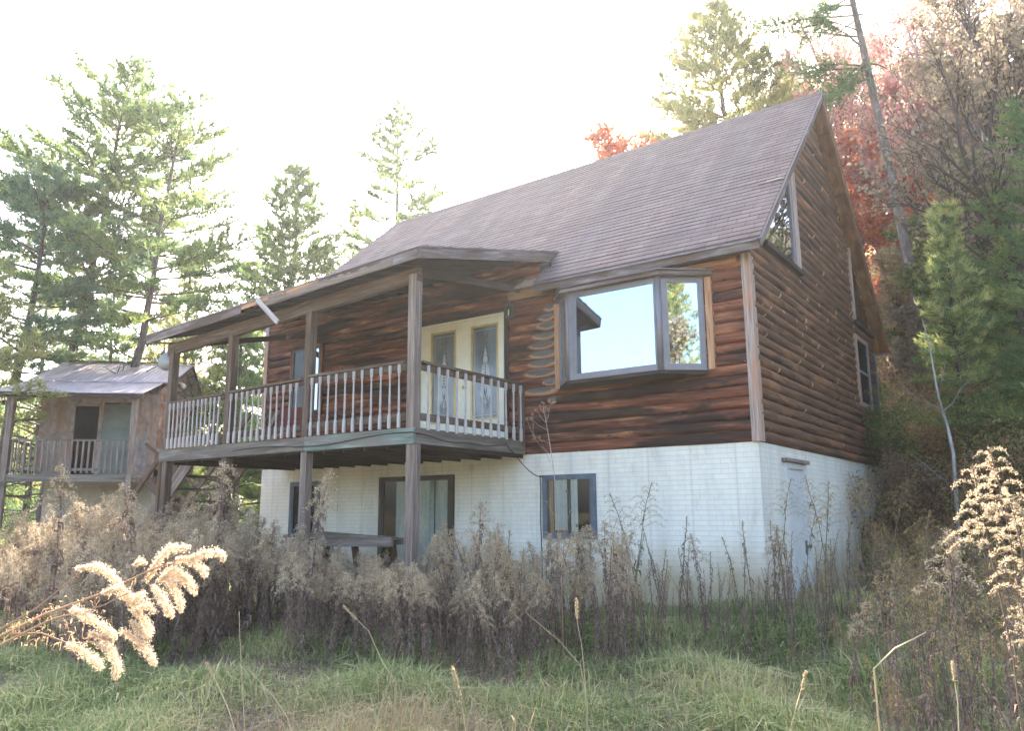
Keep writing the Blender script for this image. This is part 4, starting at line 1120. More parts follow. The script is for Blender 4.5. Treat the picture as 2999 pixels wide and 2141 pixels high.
pine_at(720, 27, 900, 20, 'dark olive pine seen through the open left bay of the porch', R=3.0, base=.02, dens=1.2, r0=.13, mat='pine', irregular=.3, kk=9, needle=.26, nw=.02)
pine_at(480, 34, 880, 21, 'hazy low pine behind the right end of the cabin', R=4.0, base=.02, dens=1.0, r0=.13, mat='pine_yellow', irregular=.4, kk=8, needle=.28, nw=.022)
pine_at(160, 36, 800, 22, 'broad low pine filling the gap behind the cabin roof', R=4.6, base=.03, dens=1.0, r0=.15, mat='pine', irregular=.4, kk=8, needle=.3, nw=.024)
pine_at(1265, 44, 565, 23, 'small yellow pine tip just above the ridge', R=2.6, base=.1, dens=.7, r0=.12, mat='pine_yellow', irregular=.4, kk=6, needle=.28, nw=.02)
pine_at(2140, 27, 12, 24, 'feathery pale green pine towering behind the right half of the ridge', R=4.2, base=.12, dens=1.4, r0=.2, lean=(-cr[0]*.5, -cr[1]*.5), mat='pine_yellow', irregular=.3, top_sharp=.5, kk=14, needle=.26, nw=.024, bark='bark')
pine_at(2290, 33, 175, 25, 'shorter feathery pine just left of the gable peak', R=3.0, base=.1, dens=.8, r0=.14, mat='pine_yellow', irregular=.4, kk=12, needle=.26, nw=.024, bark='bark')

def dec_at(px, dist, top_py, seed, label, name='bare_tree', group=None, **kw):
    x, y = bear(px, dist, max(top_py, 300)); g = float(hgt(x, y))-.3
    Ht = (elev(px, top_py, dist)-g)/1.25
    tm, cm = deciduous(seed, Ht, **kw)
    co_ = np.empty(len(tm.vertices)*3, np.float32); tm.vertices.foreach_get('co', co_); co_ = co_.reshape(-1, 3)
    r = tree_root(name, x, y, label, 'tree', group, z=g, sc=Ht*1.25/float(co_[:, 2].max())); put_tree(r, tm, cm); return r
dec_at(1395, 38, 420, 31, 'slender leafless tree poking above the middle of the ridge', r0=.20, levels=4, spread=.42, bark='bark', first=.3)
dec_at(1690, 38, 420, 32, 'thin bare twigs above the ridge left of the red tree', r0=.18, levels=4, spread=.45, bark='bark', first=.3)
dec_at(1745, 28, 425, 33, 'round orange red maple top showing over the ridge', 'maple_tree', r0=.14, levels=4, spread=.6, leaves=2.6, leaf=.17, mat='red_leaf', first=.4, tw=4, lmin=2)
dec_at(2440, 24, 60, 34, 'pinkish maple with thin scattered leaves behind the gable peak', 'maple_tree', r0=.13, levels=4, spread=.55, leaves=.7, leaf=.10, mat='pink_leaf', first=.2, tw=4, lmin=2)
dec_at(2580, 23, 330, 35, 'bright red maple low behind the rear eave', 'maple_tree', r0=.11, levels=4, spread=.55, leaves=1.5, leaf=.12, mat='red_leaf', first=.25, tw=4)
dec_at(2500, 29, -120, 36, 'tall pale pink leaved tree behind the red maple', 'maple_tree', r0=.15, levels=4, spread=.5, leaves=.45, leaf=.10, mat='pink_leaf', first=.25, tw=4)
dec_at(2860, 26, -60, 37, 'tan leaved tree with pale limbs high on the right hillside', 'hardwood_tree', r0=.17, levels=4, spread=.5, leaves=1.0, leaf=.11, mat='tan_leaf', bark='bark_pale', first=.25, tw=4)
dec_at(2700, 30, 60, 38, 'mixed green and tan tree behind the big grey trunk', 'hardwood_tree', r0=.15, levels=4, spread=.5, leaves=1.3, leaf=.13, mat='tan_leaf', first=.2, tw=4)
dec_at(2790, 22, 420, 39, 'yellow green leafy tree between two grey trunks', 'hardwood_tree', r0=.10, levels=4, spread=.55, leaves=2.0, leaf=.11, mat='green_leaf', first=.2, tw=4)
dec_at(2960, 19, -200, 40, 'large dark limbed tree at the upper right corner', 'hardwood_tree', r0=.20, levels=4, spread=.4, leaves=.45, leaf=.10, mat='tan_leaf', bark='bark_dark', first=.3, tw=4)
dec_at(2690, 22, 620, 41, 'small brown leaved tree just right of the rear eave', 'hardwood_tree', r0=.08, levels=4, spread=.6, leaves=1.8, leaf=.10, mat='brush', first=.15, tw=4)
dec_at(2560, 33, 200, 42, 'grey twiggy tree far up the hillside behind the red maple', 'hardwood_tree', r0=.13, levels=4, spread=.5, leaves=.7, leaf=.12, mat='tan_leaf', bark='bark_pale', first=.2, tw=4)
dec_at(2900, 34, 80, 43, 'pale twiggy tree far up the hillside at the right', 'hardwood_tree', r0=.14, levels=4, spread=.5, leaves=1.0, leaf=.13, mat='tan_leaf', bark='bark_pale', first=.2, tw=4)
for i, (px, dist, ty, mt, lv, lb) in enumerate((
    (2640, 30, -40, 'pink_leaf', .8, 'pale pink twiggy tree high up directly above the rear rake'),
    (2740, 34, -150, 'tan_leaf', .8, 'fine twigged grey tan tree between the leaning trunk and the corner tree'),
    (2830, 31, -100, 'pink_leaf', .6, 'thin rosy leaved tree right of the leaning trunk'),
    (2960, 37, -200, 'tan_leaf', .9, 'hazy tan tree at the top of the hillside by the right edge'),
    (2540, 37, -60, 'tan_leaf', .6, 'hazy fine twigged tree right of the gable peak'),
    (2760, 20.5, 720, 'green_leaf', 1.6, 'low yellow green leafy tree below the leaning trunk'),
    (2720, 20.5, 900, 'tan_leaf', 1.5, 'low tan leafed tree behind the pale sapling'))):
    dec_at(px, dist, ty, 500+i, lb, 'hardwood_tree', r0=.10 if dist > 25 else .05, levels=4, spread=.5, leaves=lv, leaf=.11, mat=mt, first=.15, tw=4, bark='bark_pale')
# big leaning trunk with a dark green tuft
x, y = bear(2760, 20.5); g = float(hgt(x, y))-.3
r = tree_root('pine_tree', x, y, 'big grey leaning pine trunk with a dark green limb at the top centre right', 'tree', z=g)
T = MB(); Ht = elev(2640, -260, 20.5)-g
lx = -1.35
pts = [(cr[0]*lx*t**1.2, cr[1]*lx*t**1.2+.0, Ht*t) for t in np.linspace(0, 1, 10)]
T.tube(pts, list(np.linspace(.145, .06, 10)), 10)
rng = np.random.default_rng(77); C = []; Dd = []
for k in range(26):
    t = .66+.33*rng.random(); p = np.array([cr[0]*lx*t**1.2, cr[1]*lx*t**1.2, Ht*t])
    left = rng.random() < .8
    d = unit(np.array([cr[0], cr[1], 0])*(-1 if left else 1)+rng.normal(0, .35, 3)+np.array([0, 0, .0]))
    Lb = rng.uniform(.8, 2.3) if left else rng.uniform(.5, 1.4)
    T.tube([p, p+d*Lb*.5+np.array([0, 0, .05]), p+d*Lb], [.035, .02, .006], 4, caps=False)
    if left and k % 5:
        for i in range(14):
            s = rng.uniform(.35, 1.05); q = p+d*Lb*s; e = unit(d+rng.normal(0, .7, 3)); 
            for j in range(5): C.append(q+e*.12*j); Dd.append(e)
tm = T.mesh('trunk'); tm.materials.append(M['bark']); C = np.array(C); Dd = np.array(Dd)
tr = tufts(rng, C, Dd, .19, 8, .013, .9, .2)
put_tree(r, tm, soup_mesh('crown', tr, np.clip(rng.normal(.35, .15, len(tr)), 0, 1), M['pine']))
# right edge evergreens
pine_at(3010, 17.5, 300, 51, 'dense green white pine filling the right edge of the picture', R=1.9, base=.04, dens=1.7, r0=.16, mat='pine', irregular=.35, kk=11, needle=.17, nw=.012, top_sharp=.5)
pine_at(2890, 19.5, 640, 52, 'dark green pine behind the bright young pine', R=1.3, base=.04, dens=1.5, r0=.12, mat='pine', irregular=.35, kk=10, needle=.18, nw=.013, top_sharp=.6)
pine_at(2745, 16.8, 600, 53, 'young pine with yellow green tips painted as sunlit right of the rear eave', R=.85, tipb=.65, base=.30, dens=2.2, r0=.06, mat='pine_young', irregular=.35, kk=16, needle=.15, nw=.010, top_sharp=.7)  # stands in shade; tipb puts the sunlight into the tip colour
pine_at(3190, 15, 250, 54, 'tall green pine just outside the right edge', R=1.9, base=.05, dens=1.4, r0=.16, mat='pine', irregular=.35, kk=10, needle=.18, nw=.013, top_sharp=.6)
# pale sapling in front of the hillside
x, y = bear(2806, 14.2); g = float(hgt(x, y))-.1
r = tree_root('sapling', x, y, 'pale crooked bare sapling right of the basement wall', 'sapling', z=g)
T = MB(); P0 = np.array([x, y, g])
def scr(pts, dist):
    o = []
    for i, (px, py) in enumerate(pts):
        a, c = bear(px, dist+.12*math.sin(i*1.7), py); o.append(np.array([a, c, elev(px, py, dist)])-P0)
    return o
main = scr([(2812, 1800), (2806, 1520), (2797, 1410), (2792, 1330), (2775, 1250), (2758, 1200), (2748, 1165), (2735, 1090), (2722, 1010), (2700, 930)], 14.2)
T.tube(main, [.035, .034, .031, .028, .026, .024, .021, .016, .011, .006], 7)
for ln_, rr in (([(2752, 1198), (2700, 1170), (2660, 1150), (2630, 1110)], .012), ([(2760, 1206), (2790, 1180), (2812, 1140), (2850, 1110)], .012), ([(2793, 1425), (2745, 1390), (2690, 1345), (2660, 1325)], .011), ([(2755, 1400), (2700, 1408), (2650, 1412)], .006), ([(2735, 1382), (2690, 1360), (2630, 1352)], .006), ([(2748, 1165), (2760, 1100), (2775, 1030)], .010), ([(2725, 1010), (2745, 960), (2755, 900)], .006), ([(2798, 1440), (2850, 1425), (2900, 1430)], .006), ([(2690, 1165), (2670, 1190), (2650, 1185)], .005), ([(2806, 1150), (2830, 1090), (2838, 1040)], .006)):
    T.tube(scr(ln_, 14.2), [rr*(1-.75*i/(len(ln_)-1)) for i in range(len(ln_))], 5)
tm = T.mesh('trunk'); tm.materials.append(M['bark_pale']); put_tree(r, tm, None)
# trees behind the viewpoint that the bay window and gable panes reflect
tm, cm = deciduous(88, 6.5, .10, spread=.65, levels=4, leaves=1.6, leaf=.14, mat='tan_leaf', first=.15, tw=4)
r = tree_root('hardwood_tree', 11.0, -9.3, 'low tan leaved tree across the yard, seen only in the window panes', 'tree'); put_tree(r, tm, cm)
for i, (x, y, Ht, R, mt, lb) in enumerate(((13.5, -11, 10.5, 2.8, 'pine_yellow', 'yellowish pine across the yard, seen only in the window panes'), (17, -6, 13, 3.4, 'pine', 'tall green pine right of the yard, seen only in the window panes'), (12.0, -2.5, 9, 2.6, 'pine', 'green pine beside the gable end, seen only in the window panes'), (18, -15, 12, 3.2, 'pine_yellow', 'far yellowish pine across the yard, seen only in the window panes'))):
    tm, cm = pine_meshes(60+i, Ht, R, base=.06, dens=1.0, mat=mt, kk=8, needle=.26, nw=.02)
    r = tree_root('pine_tree', x, y, lb, 'tree'); put_tree(r, tm, cm)

# ---------------------------------------------------------------- hillside brush and far woods (uncountable)
def leafcloud(rng, C, n_per, rad, size, tone, tsd=.13, flat=.7):
    n = len(C)*n_per; P = np.repeat(C, n_per, 0)
    off = rng.normal(0, 1, (n, 3)); off = unit(off)*(rng.random((n, 1))**.5)*np.repeat(rad, n_per)[:, None]; off[:, 2] *= flat
    P = P+off; u = unit(rng.normal(0, 1, (n, 3))); v = unit(np.cross(u, rng.normal(0, 1, (n, 3))))
    s = (size*rng.uniform(.5, 1.4, n))[:, None]
    tr = np.stack([P-u*s*.5, P+v*s*.6, P+u*s*.6], 1)
    return tr, np.clip(np.repeat(tone, n_per)+rng.normal(0, tsd, n), 0, 1)
rng = np.random.default_rng(5)
C = []; rad = []; tone = []
for _ in range(1500):
    px = rng.uniform(2480, 3100); dist = rng.uniform(18.3, 40)
    x, y = bear(px, dist)
    if y < D+.6: continue
    g = float(hgt(x, y)); C.append((x, y, g+rng.uniform(.0, 1.7)*rng.random())); rad.append(rng.uniform(.3, .8)); tone.append(rng.beta(2, 2)*.8+.05)
C = np.array(C)
tr, tn = leafcloud(rng, C, 90, np.array(rad), .085, np.array(tone))
o = soup('hillside_brush', tr, tn, M['brush']); o['kind'] = 'stuff'
C = []; rad = []; tone = []
for _ in range(2000):
    px = rng.uniform(-300, 2500); dist = rng.uniform(44, 75)
    x, y = bear(px, dist); g = float(hgt(x, y)); hh = rng.uniform(0, 9.5 if px < 1000 else 5.0)*rng.random()**.4
    C.append((x, y, g+hh)); rad.append(rng.uniform(.7, 1.8)); tone.append(np.clip(rng.normal(.55, .2), 0, 1))
tr, tn = leafcloud(rng, np.array(C), 60, np.array(rad), .30, np.array(tone), flat=.8)
o = soup('far_woods', tr, tn, M['green_leaf']); o['kind'] = 'stuff'
# shrubs beside the rear right corner
for i, (px, dist, py0, rr, mt, lb, n) in enumerate((
    (2610, 16.6, 1240, .55, 'green_leaf', 'small leaved yellow green shrub against the rear corner of the house', 2600),
    (2585, 15.6, 1560, .42, 'brush', 'dark brown dead shrub hugging the end of the basement wall', 3200),
    (2640, 15.4, 1470, .75, 'brush', 'tangled dark bush behind the basement wall end', 4200),
    (2730, 15.2, 1640, .40, 'green_leaf', 'low light green weed bush on the bank', 1500),
    (2700, 17.5, 1340, .9, 'brush', 'rusty brown bush behind the pale sapling', 4200),
    (2880, 14.5, 1420, .9, 'brush', 'brown leafed bush behind the right hand goldenrods', 4000),
    (2560, 13.3, 1640, .28, 'green_leaf', 'narrow green weed clump beside the upright block', 900),
    (2960, 15.5, 1250, 1.0, 'green_leaf', 'shadowy green bush at the right edge above the goldenrods', 4200),
    (2800, 17.5, 1180, .9, 'brush', 'orange brown leafed bush below the young pine', 4200))):
    x, y = bear(px, dist); g = float(hgt(x, y)); zc = elev(px, py0, dist)
    r = empty('shrub', (x, y, g-.1)); tag(r, lb, 'shrub')
    rg = np.random.default_rng(200+i)
    k = 40; cs = rg.normal(0, .42, (k, 3))*rr; cs[:, 2] = cs[:, 2]*.9+(zc-g+.1)
    tr, tn = leafcloud(rg, cs, n//k, np.full(k, rr*.45), .055, rg.uniform(.1, .75, k) if i not in (1, 2) else rg.uniform(.0, .28, k))
    low = cs.copy(); low[:, 2] *= rg.random(k)
    tr2, tn2 = leafcloud(rg, low, n//k//2, np.full(k, rr*.45), .055, rg.uniform(.05, .5, k))
    c = soup('foliage', np.concatenate([tr, tr2]), np.concatenate([tn, tn2]), M[mt], r)
    T = MB()
    for j in range(12):
        e = cs[j]; T.tube([(0, 0, 0), e*.5+rg.normal(0, .06, 3), e], [.014, .009, .004], 4, caps=False)
    T.build('stems', M['stem'], r)

# ---------------------------------------------------------------- goldenrod
def ribbon(pts, w, side):
    """thin flat strip as triangles"""
    o = []
    for i in range(len(pts)-1):
        a, b_ = pts[i], pts[i+1]; wa = w*(1-i/(len(pts)-1)); wb = w*(1-(i+1)/(len(pts)-1))
        o.append((a-side*wa, a+side*wa, b_+side*wb)); o.append((a-side*wa, b_+side*wb, b_-side*wb))
    return o
def goldenrod(seed, Ht=1.5, plume=.35, nbr=14, leaves=46, fl=.011, step=.013, kf=5, thick=.014, lean=None, arch=1.0, narrow=1.0, leafw=.011, leafl=.10):
    rg = np.random.default_rng(seed)
    lean = rg.normal(0, .10, 2) if lean is None else np.array(lean)
    n = 10; ts = np.linspace(0, 1, n)
    sp = np.array([[lean[0]*Ht*t**1.8, lean[1]*Ht*t**1.8, Ht*t*(1-.10*np.hypot(*lean)*t)] for t in ts])
    sp[:, :2] += np.cumsum(rg.normal(0, .006, (n, 2)), 0)
    T = MB(); T.tube([Vector(p) for p in sp], list(np.linspace(.0050, .0022, n)*(1+thick*5)), 5, caps=False)
    def at(t):
        f = t*(n-1); i = min(int(f), n-2); return sp[i]+(sp[i+1]-sp[i])*(f-i)
    LT = []; LTN = []
    for j in range(leaves):
        t = rg.uniform(.05, .88) ; p = at(t); a = rg.uniform(0, 6.283)
        d = np.array([math.cos(a), math.sin(a), rg.uniform(-.4, .5)]); l = leafl*rg.uniform(.5, 1.1)*(1.15-.5*t)
        q1 = p+d*l*.35; q2 = q1+np.array([d[0]*.3, d[1]*.3, -.9])*l*.45; q3 = q2+np.array([-d[0]*.15+rg.normal(0, .2), -d[1]*.15, -.8])*l*.35
        s = unit(np.cross(d, [0, 0, 1.0])+rg.normal(0, .5, 3)); tr = ribbon([p, q1, q2, q3], leafw*rg.uniform(.6, 1.1), s)
        LT += tr; LTN += [np.clip(rg.normal(.42, .2), 0, 1)]*len(tr)
    FC = []; FD = []
    axis = unit(sp[-1]-sp[-2])
    for j in range(nbr):
        u = j/nbr; t = 1-plume/Ht*(1-u)*.95; p = at(min(t, 1)); a = j*2.4+rg.uniform(-.4, .4)
        l = plume*(.58-.42*u)*rg.uniform(.75, 1.15)*narrow
        out = unit(np.array([math.cos(a), math.sin(a), 0])+axis*.2)
        m = max(4, int(l/step)); pts = []
        for i in range(m+1):
            s = i/m; pts.append(p+out*l*(s-.15*s*s)+np.array([0, 0, (.75*s-1.05*arch*s*s)*l*.85]))
        T.tube([pts[0], pts[m//2], pts[-1]], [.0016, .0011, .0006], 3, caps=False)
        P = np.array(pts[max(1, m//5):]); FC.append(P+rg.normal(0, thick*.25, P.shape)+np.array([0, 0, thick*.45])); FD.append(np.tile([0, 0, 1.0], (len(P), 1)))
    P = np.array([at(t) for t in np.linspace(1-plume/Ht*.3, 1, 10)]); FC.append(P); FD.append(np.tile([0, 0, 1.0], (10, 1)))
    FC = np.concatenate(FC); FD = np.concatenate(FD)
    nf = len(FC)*kf; C = np.repeat(FC, kf, 0)+rg.normal(0, thick*.5, (nf, 3))
    uu = unit(rg.normal(0, 1, (nf, 3))); vv = unit(np.cross(uu, rg.normal(0, 1, (nf, 3)))); s = (fl*rg.uniform(.5, 1.3, nf))[:, None]
    F = np.stack([C-uu*s*.6, C+vv*s*.5, C+uu*s*.7], 1)
    return T, np.array(LT), np.array(LTN), F, np.clip(rg.normal(.5, .2, nf), 0, 1)
def aster(seed, Ht=1.1):
    """dark stalk with tight upright leaf tufts and no plume"""
    return goldenrod(seed, Ht, .16, 6, 60, .009, .014, 3, .009, None, .3, .5, .010, .07)

class Kind:
    def __init__(s, g, leafmat, plmat):
        T, L_, Ln, F_, Fn = g
        s.T = T.mesh('stem'); s.T.materials.append(M['stem'])
        s.L = soup_mesh('leaves', L_, Ln, M[leafmat]); s.F = soup_mesh('plume', F_, Fn, M[plmat])
        s.raw = g
protoA = [Kind(goldenrod(300+i, 1.45, .38, 11, 100, fl=.018, kf=9, thick=.026, step=.018, leafw=.017, leafl=.12), 'weed_leaf', 'plume') for i in range(5)]
protoB = [Kind(aster(320+i, 1.0), 'weed_leaf', 'plume_gold') for i in range(3)]
protoC = [Kind(goldenrod(340+i, 1.4, .40, 20, 40, fl=.010, step=.016, kf=3, thick=.008, arch=.9, narrow=1.1), 'weed_green', 'plume_gold') for i in range(2)]
def plant(kind, x, y, label, group=None, cat='goldenrod', name='goldenrod', sc=1.0, rz=0.0, top=None, tilt=None):
    g = float(hgt(x, y))
    r = empty(name, (x, y, g-.03), rz, sc)
    if tilt: r.rotation_euler = (tilt[0], tilt[1], rz)
    for nm, me in (('stem', kind.T), ('leaves', kind.L), ('plume', kind.F)):
        o = bpy.data.objects.new(nm, me); COL.objects.link(o); o.parent = r
    tag(r, label, cat, group); return r

# named plants one can single out
def at_px(px, dist, top_py, protoH):
    x, y = bear(px, dist, top_py); g = float(hgt(x, y)); return x, y, (elev(px, top_py, dist)-g)/protoH
specials = [
 (protoC[0], 1835, 8.6, 1395, 1.4, 'tallest golden brown goldenrod standing against the white wall right of the basement window'),
 (protoA[0], 1395, 9.2, 1460, 1.45, 'pale topped goldenrod in front of the sliding door'),
 (protoA[1], 1215, 8.8, 1560, 1.45, 'fluffy goldenrod at the foot of the corner deck post'),
 (protoA[2], 1770, 8.9, 1520, 1.45, 'white fluffed goldenrod right below the basement window'),
 (protoB[0], 1975, 9.0, 1500, 1.0, 'thin dark leafy stalk right of the tallest goldenrod'),
 (protoA[3], 2060, 8.8, 1555, 1.45, 'flat topped brown goldenrod near the middle of the white wall'),
 (protoB[1], 2185, 8.9, 1515, 1.0, 'dark stalk with a pointed tip left of the basement corner'),
 (protoB[2], 2155, 8.8, 1560, 1.0, 'short dark stalk just left of the pointed one'),
 (protoA[4], 2250, 9.0, 1530, 1.45, 'tan headed goldenrod at the basement corner'),
 (protoB[0], 2370, 9.6, 1580, 1.0, 'bent dark stalk in front of the basement door'),
 (protoC[1], 2320, 9.3, 1480, 1.4, 'thin arching stalk leaning across the basement door'),
 (protoA[1], 2450, 6.0, 1745, 1.45, 'small solitary pale goldenrod low in the grass right of the door'),
 (protoA[0], 905, 8.6, 1370, 1.45, 'tall pale goldenrod left of the second deck post'),
 (protoA[2], 655, 9.0, 1345, 1.45, 'tall fluffy goldenrod under the left half of the deck'),
 (protoA[3], 190, 10.5, 1350, 1.45, 'pale goldenrod top in front of the cabin porch'),
 (protoA[4], 430, 9.5, 1405, 1.45, 'bright tipped goldenrod below the leftmost porch post'),
 (protoC[1], 2680, 6.6, 1470, 1.4, 'pale drooping goldenrod on the bank in front of the blocks'),
 (protoA[2], 2765, 5.4, 1540, 1.45, 'yellowish goldenrod left of the large pale plumes at the right'),
]
for i, (k, px, dist, ty, h0, lb) in enumerate(specials):
    x, y, sc = at_px(px, dist, ty, h0)
    plant(k, x, y, lb, sc=sc, rz=i*1.3)
# crowd along the wall: separate plants sharing one description
rg = np.random.default_rng(42); cnt = 0
for i in range(185):
    px = rg.uniform(1270, 2560); x0, y0 = bear(px, 9.5)
    dist = rg.uniform(7.4, 9.6) if px < 1900 else rg.uniform(8.2, 9.9)
    x, y = bear(px, dist)
    if y > -.35 and x < .35: y = -.4-rg.random()*.9
    r_ = rg.random(); k = protoB[i % 3] if px > 1850 or r_ < .35 else protoA[i % 5] if r_ < .9 else protoC[i % 2]
    h0 = 1.0 if k in protoB else 1.45
    want = rg.uniform(.6, 1.25) if px > 1850 else rg.uniform(.9, 1.45)
    if i % 17 == 16: k = protoC[i % 2]; want = 1.25
    plant(k, x, y, 'dry brown weed stalk in the row along the white basement wall', 'dry weed stalks along the basement wall', 'weed', 'dry_weed', want/h0, rg.uniform(0, 6.28), tilt=(rg.normal(0, .06), rg.normal(0, .06)))
# right-hand sunlit plumes
for i, (px, dist, ty, h0, k, lb) in enumerate((
    (2910, 3.7, 1285, 1.45, 'X', 'tallest large cream goldenrod plume at the right edge'),
    (2835, 3.9, 1340, 1.45, 'X', 'cream goldenrod plume leaning left beside the tallest one'),
    (2985, 3.5, 1420, 1.45, 'X', 'drooping cream goldenrod plume cut by the right edge'),
    (2925, 4.4, 1740, 1.45, 'A', 'low cream goldenrod tuft at the lower right'))):
    x, y = bear(px+75, dist, ty); g = float(hgt(x, y)); Ht = elev(px, ty, dist)-g
    kd = Kind(goldenrod(400+i, Ht, .40 if k == 'X' else .22, 22 if k == 'X' else 14, 60, fl=.008, step=.006, kf=6, thick=.008, leafl=.055, leafw=.006, arch=.95, narrow=.95, lean=(-cr[0]*.06, -cr[1]*.06)), 'weed_leaf', 'plume')
    plant(kd, x-cr[0]*.0, y, lb)
# left foreground plume: one big leaning plant, long arching sprays
def big_plume():
    rg = np.random.default_rng(9); dist = 1.95
    def W(px, py, dd=0.0):
        x, y = bear(px, dist+dd, py); return np.array([x, y, elev(px, py, dist+dd)])
    bx, by = bear(-260, 2.1); g = float(hgt(bx, by)); O = np.array([bx, by, g])
    r = empty('goldenrod', tuple(O)); tag(r, 'very large sunlit cream goldenrod leaning in from the left foreground', 'goldenrod')
    T = MB(); root = W(-230, 2400, .1)
    def stem(pl, r0, r1):
        P = [W(*p)-O for p in pl]; T.tube(P, list(np.linspace(r0, r1, len(P))), 6, caps=False); return P
    S1 = [(0, 1865, 0), (130, 1800, 0), (300, 1738, .02), (420, 1680, .02), (520, 1640, .03), (600, 1620, .03)]
    T.tube([np.array([0, 0, 0.0]), (W(-180, 2000, .05)-O)], [.005, .0045], 6, caps=False); T.tube([(W(-180, 2000, .05)-O), W(0, 1865)-O], [.0045, .004], 6, caps=False)
    stem(S1, .0034, .0012)
    stem([(-100, 1925, 0), (0, 1845, .0), (110, 1780, -.02), (200, 1705, -.03), (250, 1670, -.03)], .003, .001)
    stem([(0, 1890, 0), (150, 1815, 0), (300, 1775, -.02), (380, 1735, -.02)], .003, .001)
    stem([(20, 1858, 0), (120, 1855, 0), (200, 1885, -.02), (300, 1880, -.04)], .002, .001)
    sprays = [
     [(245, 1665, -.03, .3), (285, 1660, -.03, 1), (320, 1680, -.03, 1), (350, 1712, -.03, .7)],
     [(228, 1665, -.03, .4), (245, 1668, -.03, .6)],
     [(300, 1740, .0, .3), (345, 1722, .0, 1), (380, 1745, .0, 1), (400, 1790, .0, 1), (430, 1830, 0, .9), (442, 1860, 0, .5)],
     [(215, 1785, -.02, .8), (245, 1800, -.02, 1), (285, 1825, -.02, 1), (320, 1850, -.02, .9), (340, 1872, -.02, .5)],
     [(200, 1890, -.04, .6), (235, 1905, -.04, 1), (265, 1925, -.04, .9), (290, 1950, -.04, .9), (297, 1962, -.04, .5)],
     [(290, 1890, -.05, .6), (320, 1900, -.05, 1), (340, 1935, -.05, .9), (345, 1965, -.05, .8), (335, 1990, -.05, .5)],
     [(360, 1850, -.03, .6), (395, 1870, -.03, 1), (425, 1900, -.03, 1), (445, 1930, -.03, .8), (455, 1950, -.03, .5)],
     [(400, 1790, .01, .5), (430, 1770, .01, 1), (450, 1790, .01, .8)],
     [(430, 1700, .03, .4), (465, 1640, .03, .9), (500, 1605, .03, 1), (530, 1608, .03, .8), (552, 1600, .03, .6)],
     [(470, 1700, .02, .6), (510, 1665, .02, 1), (540, 1690, .02, 1), (565, 1725, .02, .8), (572, 1745, .02, .5)],
     [(520, 1640, .03, .6), (560, 1640, .03, 1), (590, 1665, .03, 1), (604, 1690, .03, .6)],
     [(560, 1640, .03, .6), (600, 1620, .03, 1), (635, 1618, .03, .9), (655, 1630, .03, .7), (652, 1645, .03, .4)],
     [(450, 1720, .02, .5), (470, 1745, .02, 1), (492, 1785, .02, .9), (505, 1810, .02, .5)],
     [(490, 1700, .01, 1), (515, 1730, .01, 1), (530, 1770, .01, .8), (528, 1793, .01, .5)],
     [(385, 1820, -.02, .4), (410, 1850, -.02, .8), (440, 1870, -.02, .6)],
     [(395, 1655, .03, .3), (415, 1642, .03, .7), (428, 1655, .03, .4)],
     [(310, 1862, -.03, .6), (330, 1880, -.03, .5), (260, 1855, -.03, .5)],
     [(480, 1690, .02, 1), (520, 1690, .02, 1), (550, 1700, .02, 1)],
     [(420, 1740, .01, .8), (390, 1760, .01, .9), (355, 1740, .01, .7)]]
    FC = []; FR = []
    for sp in sprays:
        P = [W(*p[:3])-O for p in sp]; wdt = [p[3] for p in sp]
        T.tube(P, .0007, 3, caps=False)
        for i in range(len(P)-1):
            m = max(3, int(np.linalg.norm(P[i+1]-P[i])/.0028))
            for j in range(m):
                t = j/m; FC.append(P[i]+(P[i+1]-P[i])*t); FR.append(.0125*(wdt[i]+(wdt[i+1]-wdt[i])*t))
    FC = np.array(FC); FR = np.array(FR); k = 60; n = len(FC)*k
    off = unit(rg.normal(0, 1, (n, 3)))*(rg.random((n, 1))**.75)*1.12*np.repeat(FR, k)[:, None]
    # lumpy silhouette
    lump = 1+.28*np.sin(np.arange(len(FC))*.9)[:, None]; off *= np.repeat(lump, k, 0)
    C = np.repeat(FC, k, 0)+off; uu = unit(rg.normal(0, 1, (n, 3))+off*60); vv = unit(np.cross(uu, rg.normal(0, 1, (n, 3)))); s = (.0042*rg.uniform(.5, 1.5, n))[:, None]
    F = np.stack([C-uu*s*.4, C+vv*s*.25, C+uu*s], 1)
    soup('plume', F, np.clip(rg.normal(.6, .2, n), 0, 1), M['plume_bright'], r)
    # curled dead leaves on the stems
    L_ = []; Ln = []
    def leafat(p, s0):
        d = rg.normal(0, 1, 3); d /= np.linalg.norm(d); l = rg.uniform(.008, .022)*s0
        q1 = p+d*l*.5; q2 = q1+(d*.3+np.array([0, 0, -.8]))*l*.6; q3 = q2+rg.normal(0, .3, 3)*l*.5
        tr = ribbon([p, q1, q2, q3], .0013*s0, unit(np.cross(d, rg.normal(0, 1, 3)))); L_.extend(tr); Ln.extend([rg.uniform(.5, 1)]*len(tr))
    for _ in range(120):
        t = rg.random()*5; i = min(4, int(t)); a = W(*S1[i]); c = W(*S1[i+1]); leafat(a+(c-a)*(t-i)+rg.normal(0, .008, 3)-O, 1)
    for _ in range(110): leafat(W(rg.uniform(20, 330), rg.uniform(1790, 1895), rg.uniform(-.05, .05))-O, 1)
    soup('leaves', np.array(L_), np.array(Ln), M['dry_leaf'], r)
    T.build('stem', M['red_stem'], r)
big_plume()
